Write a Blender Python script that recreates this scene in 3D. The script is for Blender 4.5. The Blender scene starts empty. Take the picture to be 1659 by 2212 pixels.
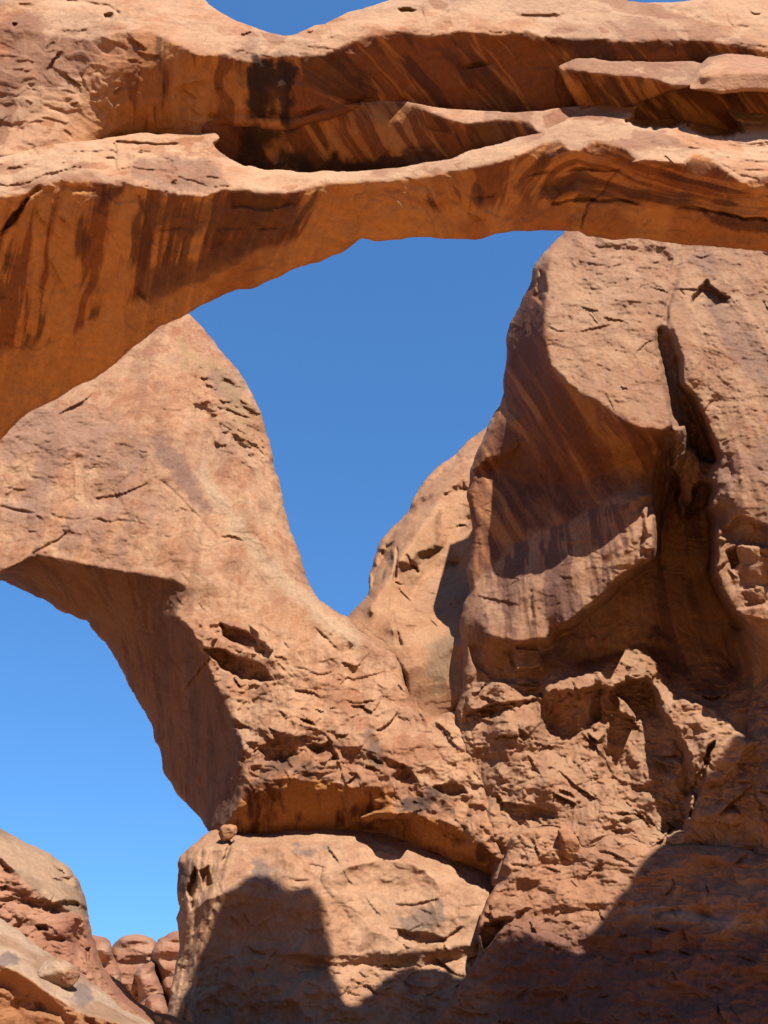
import bpy, math
import numpy as np

# ---------------------------------------------------------------- camera, sky, sun, exposure
sc = bpy.context.scene
PITCH = math.radians(32); VFOV = math.radians(64); EYE = np.array([0.0, 0.0, 1.7])
cd = bpy.data.cameras.new('camera'); cam = bpy.data.objects.new('camera', cd)
sc.collection.objects.link(cam); sc.camera = cam
cam.location = EYE; cam.rotation_euler = (math.pi / 2 + PITCH, 0, 0)
cd.sensor_fit = 'VERTICAL'; cd.angle = VFOV; cd.clip_start = .1; cd.clip_end = 4000
SUN_AZ = math.radians(19.8); SUN_EL = math.radians(45)          # azimuth: to the right of straight behind the viewer
w = bpy.data.worlds.new('World'); sc.world = w; w.use_nodes = True
nt = w.node_tree; bg = nt.nodes['Background']
sky = nt.nodes.new('ShaderNodeTexSky'); sky.sky_type = 'NISHITA'; sky.sun_disc = False
sky.sun_elevation = SUN_EL; sky.altitude = 1500; sky.air_density = 1.0; sky.dust_density = .3; sky.ozone_density = 3.0
sky.sun_rotation = math.pi - SUN_AZ
tint = nt.nodes.new('ShaderNodeMix'); tint.data_type = 'RGBA'; tint.blend_type = 'MULTIPLY'; tint.inputs[0].default_value = 1
gam = nt.nodes.new('ShaderNodeGamma'); gam.inputs[1].default_value = .5
tint.inputs[7].default_value = (.81, 1.82, 3.2, 1)          # the deep clean blue of high desert air
nt.links.new(sky.outputs[0], gam.inputs[0]); nt.links.new(gam.outputs[0], tint.inputs[6]); nt.links.new(tint.outputs[2], bg.inputs[0]); bg.inputs[1].default_value = .0560
sl = bpy.data.lights.new('sun', 'SUN'); sl.energy = 5.0; sl.angle = math.radians(.53); sl.color = (1, .95, .86)
so = bpy.data.objects.new('sun', sl); sc.collection.objects.link(so)
SUN = np.array([math.sin(SUN_AZ) * math.cos(SUN_EL), -math.cos(SUN_AZ) * math.cos(SUN_EL), math.sin(SUN_EL)])
so.rotation_euler = (math.pi / 2 - SUN_EL, 0, SUN_AZ)
sc.view_settings.view_transform = 'Standard'; sc.view_settings.look = 'None'
sc.view_settings.exposure = 1.16; sc.view_settings.gamma = 1
sc.cycles.max_bounces = 8; sc.cycles.diffuse_bounces = 5

STEP = 2.2          # mesh step in survey units (1659 across the picture)
F = 1106 / math.tan(VFOV / 2)
CT, ST = math.cos(PITCH), math.sin(PITCH)

def rays(x, y):
    u = (np.asarray(x, float) - 829.5) / F; v = (1106 - np.asarray(y, float)) / F
    return u, CT - ST * v, ST + CT * v
def te(y):
    v = (1106 - np.asarray(y, float)) / F
    return (ST + CT * v) / (CT - ST * v)
def place(x, y, Y):
    rx, ry, rz = rays(x, y); z = Y / ry
    return np.stack([EYE[0] + rx * z, EYE[1] + ry * z, EYE[2] + rz * z], -1)

# ---------------------------------------------------------------- noise
_rs = np.random.RandomState(7)
NT = 64
TAB = _rs.rand(NT, NT, NT).astype(np.float32) * 2 - 1
TABF = TAB.ravel()
_q, _ = np.linalg.qr(_rs.randn(3, 3)); ROT = _q.astype(np.float32)
def vnoise(P):
    P = P.astype(np.float32)
    I = np.floor(P); f = P - I; I = I.astype(np.int32)
    f = f * f * f * (f * (f * 6 - 15) + 10)
    x0 = (I[:, 0] & 63) * 4096; x1 = ((I[:, 0] + 1) & 63) * 4096
    y0 = (I[:, 1] & 63) * 64; y1 = ((I[:, 1] + 1) & 63) * 64
    z0 = I[:, 2] & 63; z1 = (I[:, 2] + 1) & 63
    fx, fy, fz = f[:, 0], f[:, 1], f[:, 2]
    def lx(yy, zz):
        a = TABF[x0 + yy + zz]; return a + (TABF[x1 + yy + zz] - a) * fx
    a = lx(y0, z0); b = lx(y1, z0); c = lx(y0, z1); d = lx(y1, z1)
    a = a + (b - a) * fy; c = c + (d - c) * fy
    return a + (c - a) * fz
def fbm(P, octs=4, gain=.5, lac=2.07, ridged=False):
    out = 0; amp = 1; tot = 0; Q = P.astype(np.float32)
    for i in range(octs):
        n = vnoise(Q + 13.7 * i)
        if ridged: n = 1 - 2 * np.abs(n)
        out = out + amp * n; tot += amp; amp *= gain; Q = (Q @ ROT) * lac
    return out / tot
def sstep(a, b, x):
    t = np.clip((x - a) / (b - a), 0, 1); return t * t * (3 - 2 * t)
def plates(P, octs=3, n=3.0, sharp=.22):
    """stepped noise: flat plates with chipped edges"""
    v = fbm(P, octs) * n
    b = np.floor(v); return (b + sstep(.5 - sharp, .5 + sharp, v - b)) / n
def flakes(P, s, n=3.0, k=0.0):
    """thin crisp-edged sheets of rock, and a tint that follows each sheet"""
    Q = P / s + k; Q = Q + .25 * np.stack([vnoise(Q * 1.9 + 5), vnoise(Q * 1.9 + 11), vnoise(Q * 1.9 + 17)], -1)
    v = (fbm(Q, 4, .5)) * n; b = np.floor(v); t = np.sin(b * 12.9898 + 78.2) * 43758.5453
    return (b + sstep(.42, .58, v - b) * .85 + .15 * (v - b)) / n, t - np.floor(t)
def hash3(I, k):
    h = (I[:, 0] * 73856093) ^ (I[:, 1] * 19349663) ^ (I[:, 2] * 83492791) ^ (k * 2654435)
    h = (h ^ (h >> 13)) * 1274126177; h = h & 0x7fffffff
    return (h % 65521).astype(np.float32) / 65521
def facets(P, tilt=.8, warp=.35):
    """conchoidal spalls: the lower envelope of many tilted bowls, with sharp ridges between them"""
    P = P.astype(np.float32)
    W = np.stack([fbm(P * 1.3 + 31.7 * i, 3) for i in range(3)], -1); P = P + warp * W
    I0 = np.floor(P).astype(np.int64); h = np.full(len(P), 9, np.float32)
    for a in (-1, 0, 1):
        for b in (-1, 0, 1):
            for c in (-1, 0, 1):
                I = I0 + np.array([a, b, c])
                D = [I[:, i] + hash3(I, i + 1) - P[:, i] for i in range(3)]
                hh = 1.2 * (hash3(I, 5) - .5) - tilt * sum((hash3(I, 6 + i) - .5) * D[i] for i in range(3)) + .9 * (D[0] ** 2 + D[1] ** 2 + D[2] ** 2)
                h = np.minimum(h, hh)
    return h, h

# ---------------------------------------------------------------- 2-D helpers on a survey grid
class Grid:
    def __init__(s, x0, y0, x1, y1, step):
        s.x0, s.y0, s.step = x0, y0, step
        s.nx = int((x1 - x0) / step) + 2; s.ny = int((y1 - y0) / step) + 2
        s.X, s.Y = np.meshgrid(x0 + np.arange(s.nx) * step, y0 + np.arange(s.ny) * step)
def seg_dist(g, pts, cap, closed):
    """distance and nearest point to a polyline, capped"""
    D = np.full(g.X.shape, cap, np.float32); NX = np.zeros_like(D); NY = np.zeros_like(D)
    n = len(pts)
    for i in range(n if closed else n - 1):
        ax, ay = pts[i]; bx, by = pts[(i + 1) % n]
        i0 = max(0, int((min(ax, bx) - cap - g.x0) / g.step)); i1 = min(g.nx, int((max(ax, bx) + cap - g.x0) / g.step) + 2)
        j0 = max(0, int((min(ay, by) - cap - g.y0) / g.step)); j1 = min(g.ny, int((max(ay, by) + cap - g.y0) / g.step) + 2)
        if i0 >= i1 or j0 >= j1: continue
        X = g.X[j0:j1, i0:i1]; Y = g.Y[j0:j1, i0:i1]; dx, dy = bx - ax, by - ay
        t = np.clip(((X - ax) * dx + (Y - ay) * dy) / max(dx * dx + dy * dy, 1e-9), 0, 1)
        px, py = ax + t * dx, ay + t * dy; d = np.hypot(X - px, Y - py)
        m = d < D[j0:j1, i0:i1]
        for A, v in ((D, d), (NX, px), (NY, py)): A[j0:j1, i0:i1] = np.where(m, v, A[j0:j1, i0:i1])
    return D, NX, NY
def inside(g, pts):
    M = np.zeros(g.X.shape, bool); n = len(pts); xs = g.X[0]; ys = g.Y[:, 0]
    for i in range(n):
        (ax, ay), (bx, by) = pts[i], pts[(i + 1) % n]
        if ay == by: continue
        r = np.nonzero((ys >= min(ay, by)) & (ys < max(ay, by)))[0]
        if len(r) == 0: continue
        xc = ax + (ys[r] - ay) / (by - ay) * (bx - ax)
        M[r] ^= xs[None, :] < xc[:, None]
    return M
def sdf(g, pts, cap):
    D, a, b = seg_dist(g, pts, cap, True)
    return np.where(inside(g, pts), D, -D)
def noise2(x, y, s, k=0):
    return vnoise(np.stack([np.ravel(x) / s, np.ravel(y) / s, np.full(np.size(x), 3.3 + k)], -1)).reshape(np.shape(x))
def rough(pts, amp, seg=7, closed=True):
    """a traced outline broken up into small uneven bits"""
    out = []; n = len(pts)
    for i in range(n if closed else n - 1):
        a = np.array(pts[i], float); b = np.array(pts[(i + 1) % n], float)
        k = max(1, int(np.hypot(*(b - a)) / seg))
        for j in range(k): out.append(a + (b - a) * j / k)
    o = np.array(out)
    for it in range(2):
        sm = (np.roll(o, 1, 0) + 2 * o + np.roll(o, -1, 0)) / 4; o = .5 * o + .5 * sm if closed else o
    dx = noise2(o[:, 0], o[:, 1], 26) + .6 * noise2(o[:, 0], o[:, 1], 10, 5)
    dy = noise2(o[:, 0], o[:, 1], 26, 9) + .6 * noise2(o[:, 0], o[:, 1], 10, 12)
    return o + amp * np.stack([dx, dy], -1)
def blur(A, r):
    for ax in (0, 1):
        for it in range(2):
            k = 2 * r + 1; P = np.concatenate([np.repeat(np.take(A, [0], ax), r + 1, ax), A, np.repeat(np.take(A, [-1], ax), r, ax)], ax)
            C = np.cumsum(P, ax)
            A = (np.take(C, range(k, C.shape[ax]), ax) - np.take(C, range(0, C.shape[ax] - k), ax)) / k
    return A
def bilinear(A, fx, fy):
    fx = np.clip(fx, 0, A.shape[1] - 1.001); fy = np.clip(fy, 0, A.shape[0] - 1.001)
    i = fx.astype(int); j = fy.astype(int); a = fx - i; b = fy - j
    return (A[j, i] * (1 - a) + A[j, i + 1] * a) * (1 - b) + (A[j + 1, i] * (1 - a) + A[j + 1, i + 1] * a) * b
def membrane(g, curves):
    """a taut surface (in inverse depth, so that planes stay plane) hung on surveyed lines (x, y, Y)"""
    step0 = 5.0; xs, ys, qs = [], [], []
    for c in curves:
        c = np.array(c, float)
        for a, b in zip(c[:-1], c[1:]) if len(c) > 1 else [(c[0], c[0])]:
            k = max(2, int(np.hypot(*(b - a)[:2]) / 2)); t = np.linspace(0, 1, k)[:, None]; p = a + (b - a) * t
            xs.append(p[:, 0]); ys.append(p[:, 1]); qs.append(rays(p[:, 0], p[:, 1])[1] / p[:, 2])
    xs, ys, qs = map(np.concatenate, (xs, ys, qs))
    W, H = g.nx * g.step, g.ny * g.step
    levels = []; s = step0
    while True:
        levels.append(s)
        if min(W, H) / s < 14: break
        s *= 2
    A = None
    for s in reversed(levels):
        nx, ny = int(W / s) + 2, int(H / s) + 2
        ii = np.round((xs - g.x0) / s).astype(int); jj = np.round((ys - g.y0) / s).astype(int)
        ok = (ii >= 0) & (ii < nx) & (jj >= 0) & (jj < ny); ii, jj, qq = ii[ok], jj[ok], qs[ok]
        n = np.zeros((ny, nx)); v = np.zeros((ny, nx)); np.add.at(n, (jj, ii), 1); np.add.at(v, (jj, ii), qq)
        fix = n > 0; v = np.where(fix, v / np.maximum(n, 1), 0)
        if A is None: A = np.full((ny, nx), qs.mean())
        else:
            X, Y = np.meshgrid(np.arange(nx) * s / sp, np.arange(ny) * s / sp); A = bilinear(A, X, Y)
        for it in range(400 if s == levels[-1] else 90):
            A = np.where(fix, v, A)
            B = np.pad(A, 1, mode='edge'); A = .25 * (B[:-2, 1:-1] + B[2:, 1:-1] + B[1:-1, :-2] + B[1:-1, 2:])
        A = np.where(fix, v, A); sp = s
    q = bilinear(A, (g.X - g.x0) / s, (g.Y - g.y0) / s)
    return blur(q, max(1, int(round(3.0 / g.step))))

# ---------------------------------------------------------------- materials
def rock_material(name, bump=.5, scale=1.0):
    m = bpy.data.materials.new(name); m.use_nodes = True; t = m.node_tree; N = t.nodes; L = t.links
    b = N['Principled BSDF']; b.inputs['Roughness'].default_value = .92; b.inputs['Specular IOR Level'].default_value = .15
    a = N.new('ShaderNodeAttribute'); a.attribute_name = 'Col'
    tc = N.new('ShaderNodeTexCoord')
    def noise(s, det, rough_=.6):
        n = N.new('ShaderNodeTexNoise'); n.inputs['Scale'].default_value = s * scale; n.inputs['Detail'].default_value = det
        n.inputs['Roughness'].default_value = rough_; L.new(tc.outputs['Object'], n.inputs['Vector']); return n
    n1 = noise(5, 6, .7); r = N.new('ShaderNodeMapRange'); L.new(n1.outputs['Fac'], r.inputs[0])
    r.inputs[1].default_value = .3; r.inputs[2].default_value = .7; r.inputs[3].default_value = .80; r.inputs[4].default_value = 1.16
    mx = N.new('ShaderNodeMix'); mx.data_type = 'RGBA'; mx.blend_type = 'MULTIPLY'; mx.inputs[0].default_value = 1
    L.new(a.outputs['Color'], mx.inputs[6]); L.new(r.outputs[0], mx.inputs[7]); L.new(mx.outputs[2], b.inputs['Base Color'])
    n2 = noise(2.2, 8, .68); bp = N.new('ShaderNodeBump'); bp.inputs['Strength'].default_value = bump; bp.inputs['Distance'].default_value = .12 / scale
    L.new(n2.outputs['Fac'], bp.inputs['Height'])
    mp = N.new('ShaderNodeMapping'); mp.inputs['Scale'].default_value = (.5, .5, 7); mp.inputs['Rotation'].default_value = (.06, .09, 0)
    L.new(tc.outputs['Object'], mp.inputs[0]); n3 = noise(1.0, 5, .65); L.new(mp.outputs[0], n3.inputs['Vector'])   # thin bedding
    b3 = N.new('ShaderNodeBump'); b3.inputs['Strength'].default_value = .35 * bump; b3.inputs['Distance'].default_value = .09 / scale
    L.new(n3.outputs['Fac'], b3.inputs['Height']); L.new(bp.outputs[0], b3.inputs['Normal'])
    n4 = noise(14, 4, .7); b4 = N.new('ShaderNodeBump'); b4.inputs['Strength'].default_value = .6 * bump; b4.inputs['Distance'].default_value = .03 / scale
    L.new(n4.outputs['Fac'], b4.inputs['Height']); L.new(b3.outputs[0], b4.inputs['Normal']); L.new(b4.outputs[0], b.inputs['Normal'])
    return m
ROCK = rock_material('sandstone', .55)
ROUGH = rock_material('crumbling_sandstone', .8)
FAR = rock_material('far_sandstone', .5, .5)

TAN = np.array([.565, .272, .140]); ORANGE = np.array([.60, .25, .078]); RED = np.array([.36, .125, .046])
PURPLE = np.array([.31, .155, .10]); BLACK = np.array([.055, .03, .022]); CREAM = np.array([.70, .425, .25]); BROWN = np.array([.20, .085, .045])
def mix(c, k, m): return c + (np.asarray(k) - c) * np.clip(np.broadcast_to(m, len(c)), 0, 1)[:, None]

# ---------------------------------------------------------------- scene bookkeeping
def tag(o, label=None, cat=None, group=None, kind=None):
    for k, v in (('label', label), ('category', cat), ('group', group), ('kind', kind)):
        if v: o[k] = v
    return o
def mesh_object(name, V, faces, col, mat, parent=None, ngons=(), alb=.43):
    me = bpy.data.meshes.new(name)
    f4 = np.asarray(faces, np.int32); nf = len(f4); ng = sum(len(n) for n in ngons); w_ = f4.shape[1]
    me.vertices.add(len(V)); me.vertices.foreach_set('co', np.asarray(V, np.float32).ravel())
    me.loops.add(nf * w_ + ng); idx = [f4.ravel()] + [np.asarray(n, np.int32) for n in ngons]
    me.loops.foreach_set('vertex_index', np.concatenate(idx).astype(np.int32))
    starts = list(np.arange(nf) * w_); p = nf * w_
    for n in ngons: starts.append(p); p += len(n)
    me.polygons.add(nf + len(ngons)); me.polygons.foreach_set('loop_start', np.array(starts, np.int32))
    me.update(calc_edges=True); me.validate()
    me.polygons.foreach_set('use_smooth', np.ones(len(me.polygons), bool))
    at = me.color_attributes.new('Col', 'FLOAT_COLOR', 'POINT')
    at.data.foreach_set('color', np.concatenate([np.clip(col * alb, .01, .8), np.ones((len(V), 1))], 1).astype(np.float32).ravel())
    me.materials.append(mat); o = bpy.data.objects.new(name, me); sc.collection.objects.link(o)
    if parent: o.parent = parent
    return o

def sheet(name, outline, curves, mat=ROCK, parent=None, thick=3.0, jag=2.5, rim=(14, .5),
          relief=None, carve=(), cracks=(), paint=None, step=None, broken=(), nicks=(), alb=.43):
    """one rock mass: a surveyed outline and relief, weathered by noise, closed at the back"""
    st = step or STEP
    out = rough(outline, jag); x0, y0 = out.min(0) - 12; x1, y1 = out.max(0) + 12
    g = Grid(x0, y0, x1, y1, st)
    q = membrane(g, curves); ry = rays(g.X, g.Y)[1]
    z = 1 / q
    cap = max(rim[0], 3 * st) + 1
    D, NX, NY = seg_dist(g, out, cap, True); ins = inside(g, out); SD = np.where(ins, D, -D)
    wob = 8 * noise2(g.X, g.Y, 24) + 3 * noise2(g.X, g.Y, 9, 4)
    for poly, depth, soft in carve:                       # hollows (depth > 0) and bosses (depth < 0)
        s = sdf(g, poly, soft * 2 + 14) + wob * min(1, soft / 8)
        z = z + depth * sstep(-soft * .5, soft, s)
    for line, wd, depth in cracks:
        d = seg_dist(g, rough(line, 3, 6, False), wd * 4, False)[0] + .35 * wob * (wd / 5)
        z = z + depth * np.clip(.6 + 1.1 * noise2(g.X, g.Y, 45, 8), .05, 1.2) * np.exp(-(np.maximum(d, 0) / wd) ** 2) * (d < wd * 3.9)
    for area, count, dep, lng, seed in nicks:             # chipped flake edges: a small lip that overhangs a bare scar
        rs = np.random.RandomState(seed); a_ = np.array(area, float); ins_a = inside(g, area); made = 0
        while made < count:
            x, y = rs.uniform(a_[:, 0].min(), a_[:, 0].max()), rs.uniform(a_[:, 1].min(), a_[:, 1].max())
            i, j = int((x - g.x0) / g.step), int((y - g.y0) / g.step); made += 1
            if not (0 <= i < g.nx and 0 <= j < g.ny and ins_a[j, i]): continue
            L_ = lng * rs.uniform(.4, 1.5) * (1 if rs.rand() < .85 else 2.2); d = dep * (.12 + 1.25 * rs.uniform() ** 2); th = rs.choice([rs.normal(.12, .2), rs.normal(.85, .25), rs.normal(-.75, .2)], p=[.5, .34, .16]); cv = rs.uniform(-.4, .4) / L_
            r = int(L_ * .8 / g.step) + 2; J = slice(max(0, j - r), j + r + 1); I = slice(max(0, i - r), i + r + 1)
            dx, dy = g.X[J, I] - x, g.Y[J, I] - y; u = dx * math.cos(th) + dy * math.sin(th); v = -dx * math.sin(th) + dy * math.cos(th)
            v = v - cv * (u * u - L_ * L_ / 5) + .35 * wob[J, I]; t = np.clip(1 - (2 * u / L_) ** 2, 0, 1) ** .6
            z[J, I] += t * d * np.where(v > 0, .8 * np.exp(-v / (.16 * L_)), -.5 * np.exp(v / (.25 * L_)))
    zone = np.zeros_like(z)
    for poly, amp, soft in broken: zone = np.maximum(zone, amp * sstep(-soft, soft, sdf(g, poly, soft * 2 + 14) + 2 * wob))
    # keep the verts that are needed
    keep = SD > -.72 * st
    quad = keep[:-1, :-1] & keep[1:, :-1] & keep[:-1, 1:] & keep[1:, 1:]
    used = np.zeros_like(keep)
    for a in (slice(None, -1), slice(1, None)):
        for b in (slice(None, -1), slice(1, None)): used[a, b] |= quad
    ids = np.full(keep.shape, -1, np.int32); ids[used] = np.arange(used.sum())
    sx, sy = g.X[used].copy(), g.Y[used].copy(); sd = SD[used]; zz = z[used]
    snap = (sd < .35 * st) & (D[used] < 2 * st)
    sx[snap] = NX[used][snap]; sy[snap] = NY[used][snap]
    rx, ry, rz = rays(sx, sy)
    P0 = EYE + np.stack([rx, ry, rz], -1) * zz[:, None]
    t = np.clip(sd / rim[0], 0, 1); zz = zz + rim[1] * (1 - np.sqrt(np.clip(1 - (1 - t) ** 2, 0, 1)))
    if relief is not None: zz = zz - relief(P0, sx, sy)
    if len(broken):                                       # shattered ground: spalls and blocks
        zn = zone[used]; k = zn > .01; B = P0[k]
        zz[k] -= zn[k] * (.30 * facets(B / 1.3 + 2, 1.3)[0] - .75 * facets(B / np.array([1.7, 1.7, 1.9]) + 21, 1.8)[0] - .12 * facets(B / .55 + 9, 1.5)[0] + .6 * flakes(B, np.array([1.7, 1.7, 1.1]), 3, 3)[0])
    P = EYE + np.stack([rx, ry, rz], -1) * zz[:, None]
    col = paint(P0, sx, sy, g, used) if paint else np.tile(TAN, (len(P), 1))
    faces = np.stack([ids[:-1, :-1], ids[1:, :-1], ids[1:, 1:], ids[:-1, 1:]], -1)[quad]
    # rim loops -> side walls and back
    e = np.concatenate([faces[:, [i, (i + 1) % 4]] for i in range(4)])
    n = len(P); key = e[:, 0].astype(np.int64) * n + e[:, 1]; rev = e[:, 1].astype(np.int64) * n + e[:, 0]
    be = e[~np.isin(key, rev)]
    R = np.stack([rx, ry, rz], -1); R = R / np.linalg.norm(R, axis=1)[:, None]; bf = []; K = 16
    for j in range(quad.shape[0]):                        # back wall: long strips
        r = np.nonzero(quad[j])[0]
        if len(r) == 0: continue
        brk = np.nonzero((np.diff(r) > 1) | (r[1:] % K == 0))[0]
        i0 = r[np.concatenate([[0], brk + 1])]; i1 = r[np.concatenate([brk, [len(r) - 1]])] + 1
        bf.append(np.stack([ids[j, i0], ids[j, i1], ids[j + 1, i1], ids[j + 1, i0]], -1))
    bf = np.concatenate(bf); bv = np.unique(np.concatenate([be.ravel(), bf.ravel()]))
    bmap = np.full(n, -1); bmap[bv] = np.arange(len(bv)) + n
    back = P[bv] + R[bv] * thick
    side = np.stack([be[:, 1], be[:, 0], bmap[be[:, 0]], bmap[be[:, 1]]], -1)
    V = np.concatenate([P, back]); C = np.concatenate([col, col[bv]])
    return mesh_object(name, V, np.concatenate([faces, side, bmap[bf]]), C, mat, parent, alb=alb)

def fx(pts):                                            # traced line y(x)
    p = np.array(pts, float); return lambda x: np.interp(x, p[:, 0], p[:, 1])
def run(x0, x1, d=14): return np.arange(x0, x1 + d, d, dtype=float)
def line(xs, yf, Y):
    Y = np.full(len(xs), Y, float) if np.isscalar(Y) else (Y(xs) if callable(Y) else Y)
    return np.stack([xs, yf(xs), Y], -1)
def beyond(c, yf, k):                                   # from line c along a slope of k metres drop per metre recession
    k = k(c[:, 0]) if callable(k) else k
    y = yf(c[:, 0]); Y = c[:, 2] * (te(c[:, 1]) + k) / (te(y) + k)
    return np.stack([c[:, 0], y, Y], -1)
def poly(g, used, pts, soft, wob=6, sc_=22):
    s = sdf(g, pts, soft * 2 + wob * 3)[used]
    xx, yy = g.X[used], g.Y[used]
    s = s + wob * noise2(xx, yy, sc_) + wob * .6 * noise2(xx, yy, sc_ * .37, 3)
    return sstep(-soft, soft, s)
# ---------------------------------------------------------------- ground
def ground():
    n = 160; a = np.linspace(-1, 1, n); a = np.sign(a) * np.abs(a) ** 2.2 * 900
    X, Y = np.meshgrid(a, a + 60); P = np.stack([X.ravel(), Y.ravel(), np.zeros(X.size)], -1)
    r = np.hypot(P[:, 0], P[:, 1] - 20)
    P[:, 2] = fbm(P / 14, 3) * np.minimum(1.2, r * .03) - .05 * 0 - .6 * sstep(60, 200, r)
    c = mix(np.tile([.60, .34, .16], (len(P), 1)), [.50, .25, .11], .5 + fbm(P / 5, 4))
    i = np.arange(n * n).reshape(n, n); f = np.stack([i[:-1, :-1], i[:-1, 1:], i[1:, 1:], i[1:, :-1]], -1).reshape(-1, 4)
    tag(mesh_object('ground', P, f, c, ROUGH, alb=1.0), kind='structure')
ground()

# ---------------------------------------------------------------- near arch
groove = fx([(-700, 330), (-60, 312), (0, 310), (60, 312), (135, 307), (200, 306), (240, 295), (300, 288), (380, 291), (440, 286), (468, 285), (479, 299), (490, 338), (525, 357), (575, 366), (650, 371), (750, 371), (829, 367), (880, 360), (930, 350), (975, 345), (1000, 332), (1055, 315), (1130, 295), (1180, 280), (1215, 262), (1255, 232), (1305, 217), (1355, 202), (1410, 186), (1440, 180), (1480, 193), (1560, 205), (1659, 222), (2500, 300)])
lip = fx([(-700, 430), (0, 425), (50, 420), (90, 402), (130, 391), (175, 388), (250, 398), (330, 408), (400, 420), (440, 424), (480, 410), (530, 410), (575, 417), (635, 414), (690, 398), (750, 393), (829, 390), (905, 382), (960, 373), (995, 367), (1055, 355), (1110, 340), (1180, 307), (1210, 300), (1235, 330), (1290, 305), (1350, 320), (1375, 345), (1430, 350), (1480, 355), (1500, 330), (1540, 345), (1570, 370), (1600, 395), (1640, 386), (1659, 380), (2500, 420)])
belly_pts = [(-700, 2300), (-420, 1700), (-150, 1130), (0, 948), (60, 893), (120, 865), (165, 835), (200, 822), (250, 785), (265, 770), (310, 733), (345, 705), (378, 690), (410, 675), (440, 658), (480, 640), (510, 627), (555, 622), (570, 612), (605, 600), (640, 578), (665, 570), (690, 567), (715, 553), (740, 545), (762, 530), (775, 517), (785, 514), (822, 523), (860, 518), (880, 512), (915, 512), (960, 515), (1010, 516), (1032, 517), (1045, 515), (1065, 505), (1110, 499), (1150, 498), (1215, 497), (1250, 500), (1265, 509), (1330, 518), (1400, 516), (1430, 523), (1500, 530), (1520, 531), (1600, 538), (1659, 546), (1800, 600), (2050, 900), (2200, 1500), (2260, 2300)]
belly = fx(belly_pts)
crack = fx([(430, 275), (445, 262), (455, 254), (480, 245), (525, 245), (590, 251), (625, 252), (665, 240), (725, 227), (775, 216), (829, 215), (880, 220), (930, 231), (980, 237), (1050, 240), (1110, 243), (1180, 238), (1255, 228), (1305, 215), (1360, 200)])
mlip = fx([(430, 279), (455, 257), (525, 248), (625, 255), (725, 230), (829, 219), (880, 224), (920, 240), (980, 262), (1010, 268), (1060, 258), (1110, 256), (1150, 266), (1165, 290), (1200, 290), (1300, 260)])
skyl = [(-700, -140), (0, -160), (250, -120), (400, -30), (440, 0), (465, 20), (500, 40), (540, 56), (575, 69), (610, 78), (640, 72), (700, 50), (750, 28), (829, 3), (858, -6), (900, -60), (953, -116), (986, -132), (1030, -149), (1094, -143), (1150, -127), (1198, -132), (1280, -80), (1325, -15), (1338, -2), (1380, 6), (1470, 4), (1500, -1), (1659, -10), (1700, 40), (1749, 66), (1836, 34), (1928, 12), (2017, -47), (2088, -112), (2222, -175), (2311, -245), (2500, -300)]
skyline = fx(skyl)
brow = fx([(-700, 60), (0, 60), (100, 70), (180, 90), (260, 70), (330, 70), (400, 105), (425, 120), (490, 116), (530, 131), (560, 119), (625, 122), (700, 119), (740, 96), (785, 80), (829, 72), (885, 70), (930, 78), (995, 66), (1080, 75), (1140, 66), (1170, 80), (1230, 83), (1280, 83), (1330, 90), (1390, 89), (1440, 84), (1480, 88), (1520, 86), (1580, 96), (1659, 110), (1710, 130), (1800, 150), (2500, 200)])
YL = lambda x: np.interp(x, [-700, 0, 829, 1659, 2500], [13.3, 13.4, 13.6, 13.4, 13.2])

def arch_relief(P, x, y):
    f1 = facets(P / np.array([1.5, 1.2, .9]), 1.0)[0]; f2 = facets(P / .5 + 7, 1.0)[0]; m = sstep(-.1, .25, fbm(P / 2.5 + 40, 3))
    return (.24 * fbm(P / 3.6, 3) + .12 * f1 + .05 * f2 * m + .10 * flakes(P, 1.6)[0] + .05 * flakes(P, .6, 3, 8)[0] * m + .012 * fbm(P / .25, 3))
def streaks(x, y, shear, wide=11, k=0):
    s = x - shear * y + 9 * noise2(x, y, 60, k)
    n = np.stack([s / (wide * 1.5), y / 170 + k, np.full(len(x), 2.2 + k)], -1)
    return (.75 * fbm(n, 4, .55) + .4 * vnoise(n * np.array([.35, .5, 1]))) * (.55 + .6 * sstep(-.3, .3, fbm(np.stack([x / 110, y / 90, np.full(len(x), k + .5)], -1), 3)))
def arch_paint(P, x, y, under, shear, dark=.0):
    c = np.tile(TAN, (len(P), 1)); n = fbm(P / 2.4, 5, .6)
    c = mix(c, RED, .75 * sstep(.0, .35, n)); c = mix(c, CREAM, .5 * sstep(.1, .4, -n) * (1 - under))
    c = mix(c, PURPLE, .6 * sstep(.1, .16, fbm(P / 3.3 + 9, 5)) * (1 - under)); tt = flakes(P, 1.6)[1]
    c = mix(c, RED, .35 * sstep(.55, .9, tt)); c = mix(c, CREAM, .4 * sstep(.4, .1, tt) * (1 - under))
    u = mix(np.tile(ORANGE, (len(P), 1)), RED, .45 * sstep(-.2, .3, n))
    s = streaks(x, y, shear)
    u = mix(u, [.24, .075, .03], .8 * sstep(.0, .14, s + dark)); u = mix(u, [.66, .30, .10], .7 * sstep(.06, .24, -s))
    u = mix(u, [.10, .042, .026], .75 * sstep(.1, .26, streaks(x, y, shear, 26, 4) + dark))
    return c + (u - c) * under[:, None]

near = bpy.data.objects.new('rock_arch', None); sc.collection.objects.link(near); near.location = (0, 0, 0)
tag(near, 'huge orange sandstone arch span crossing the top of the view with layered ledges', 'rock arch')

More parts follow.
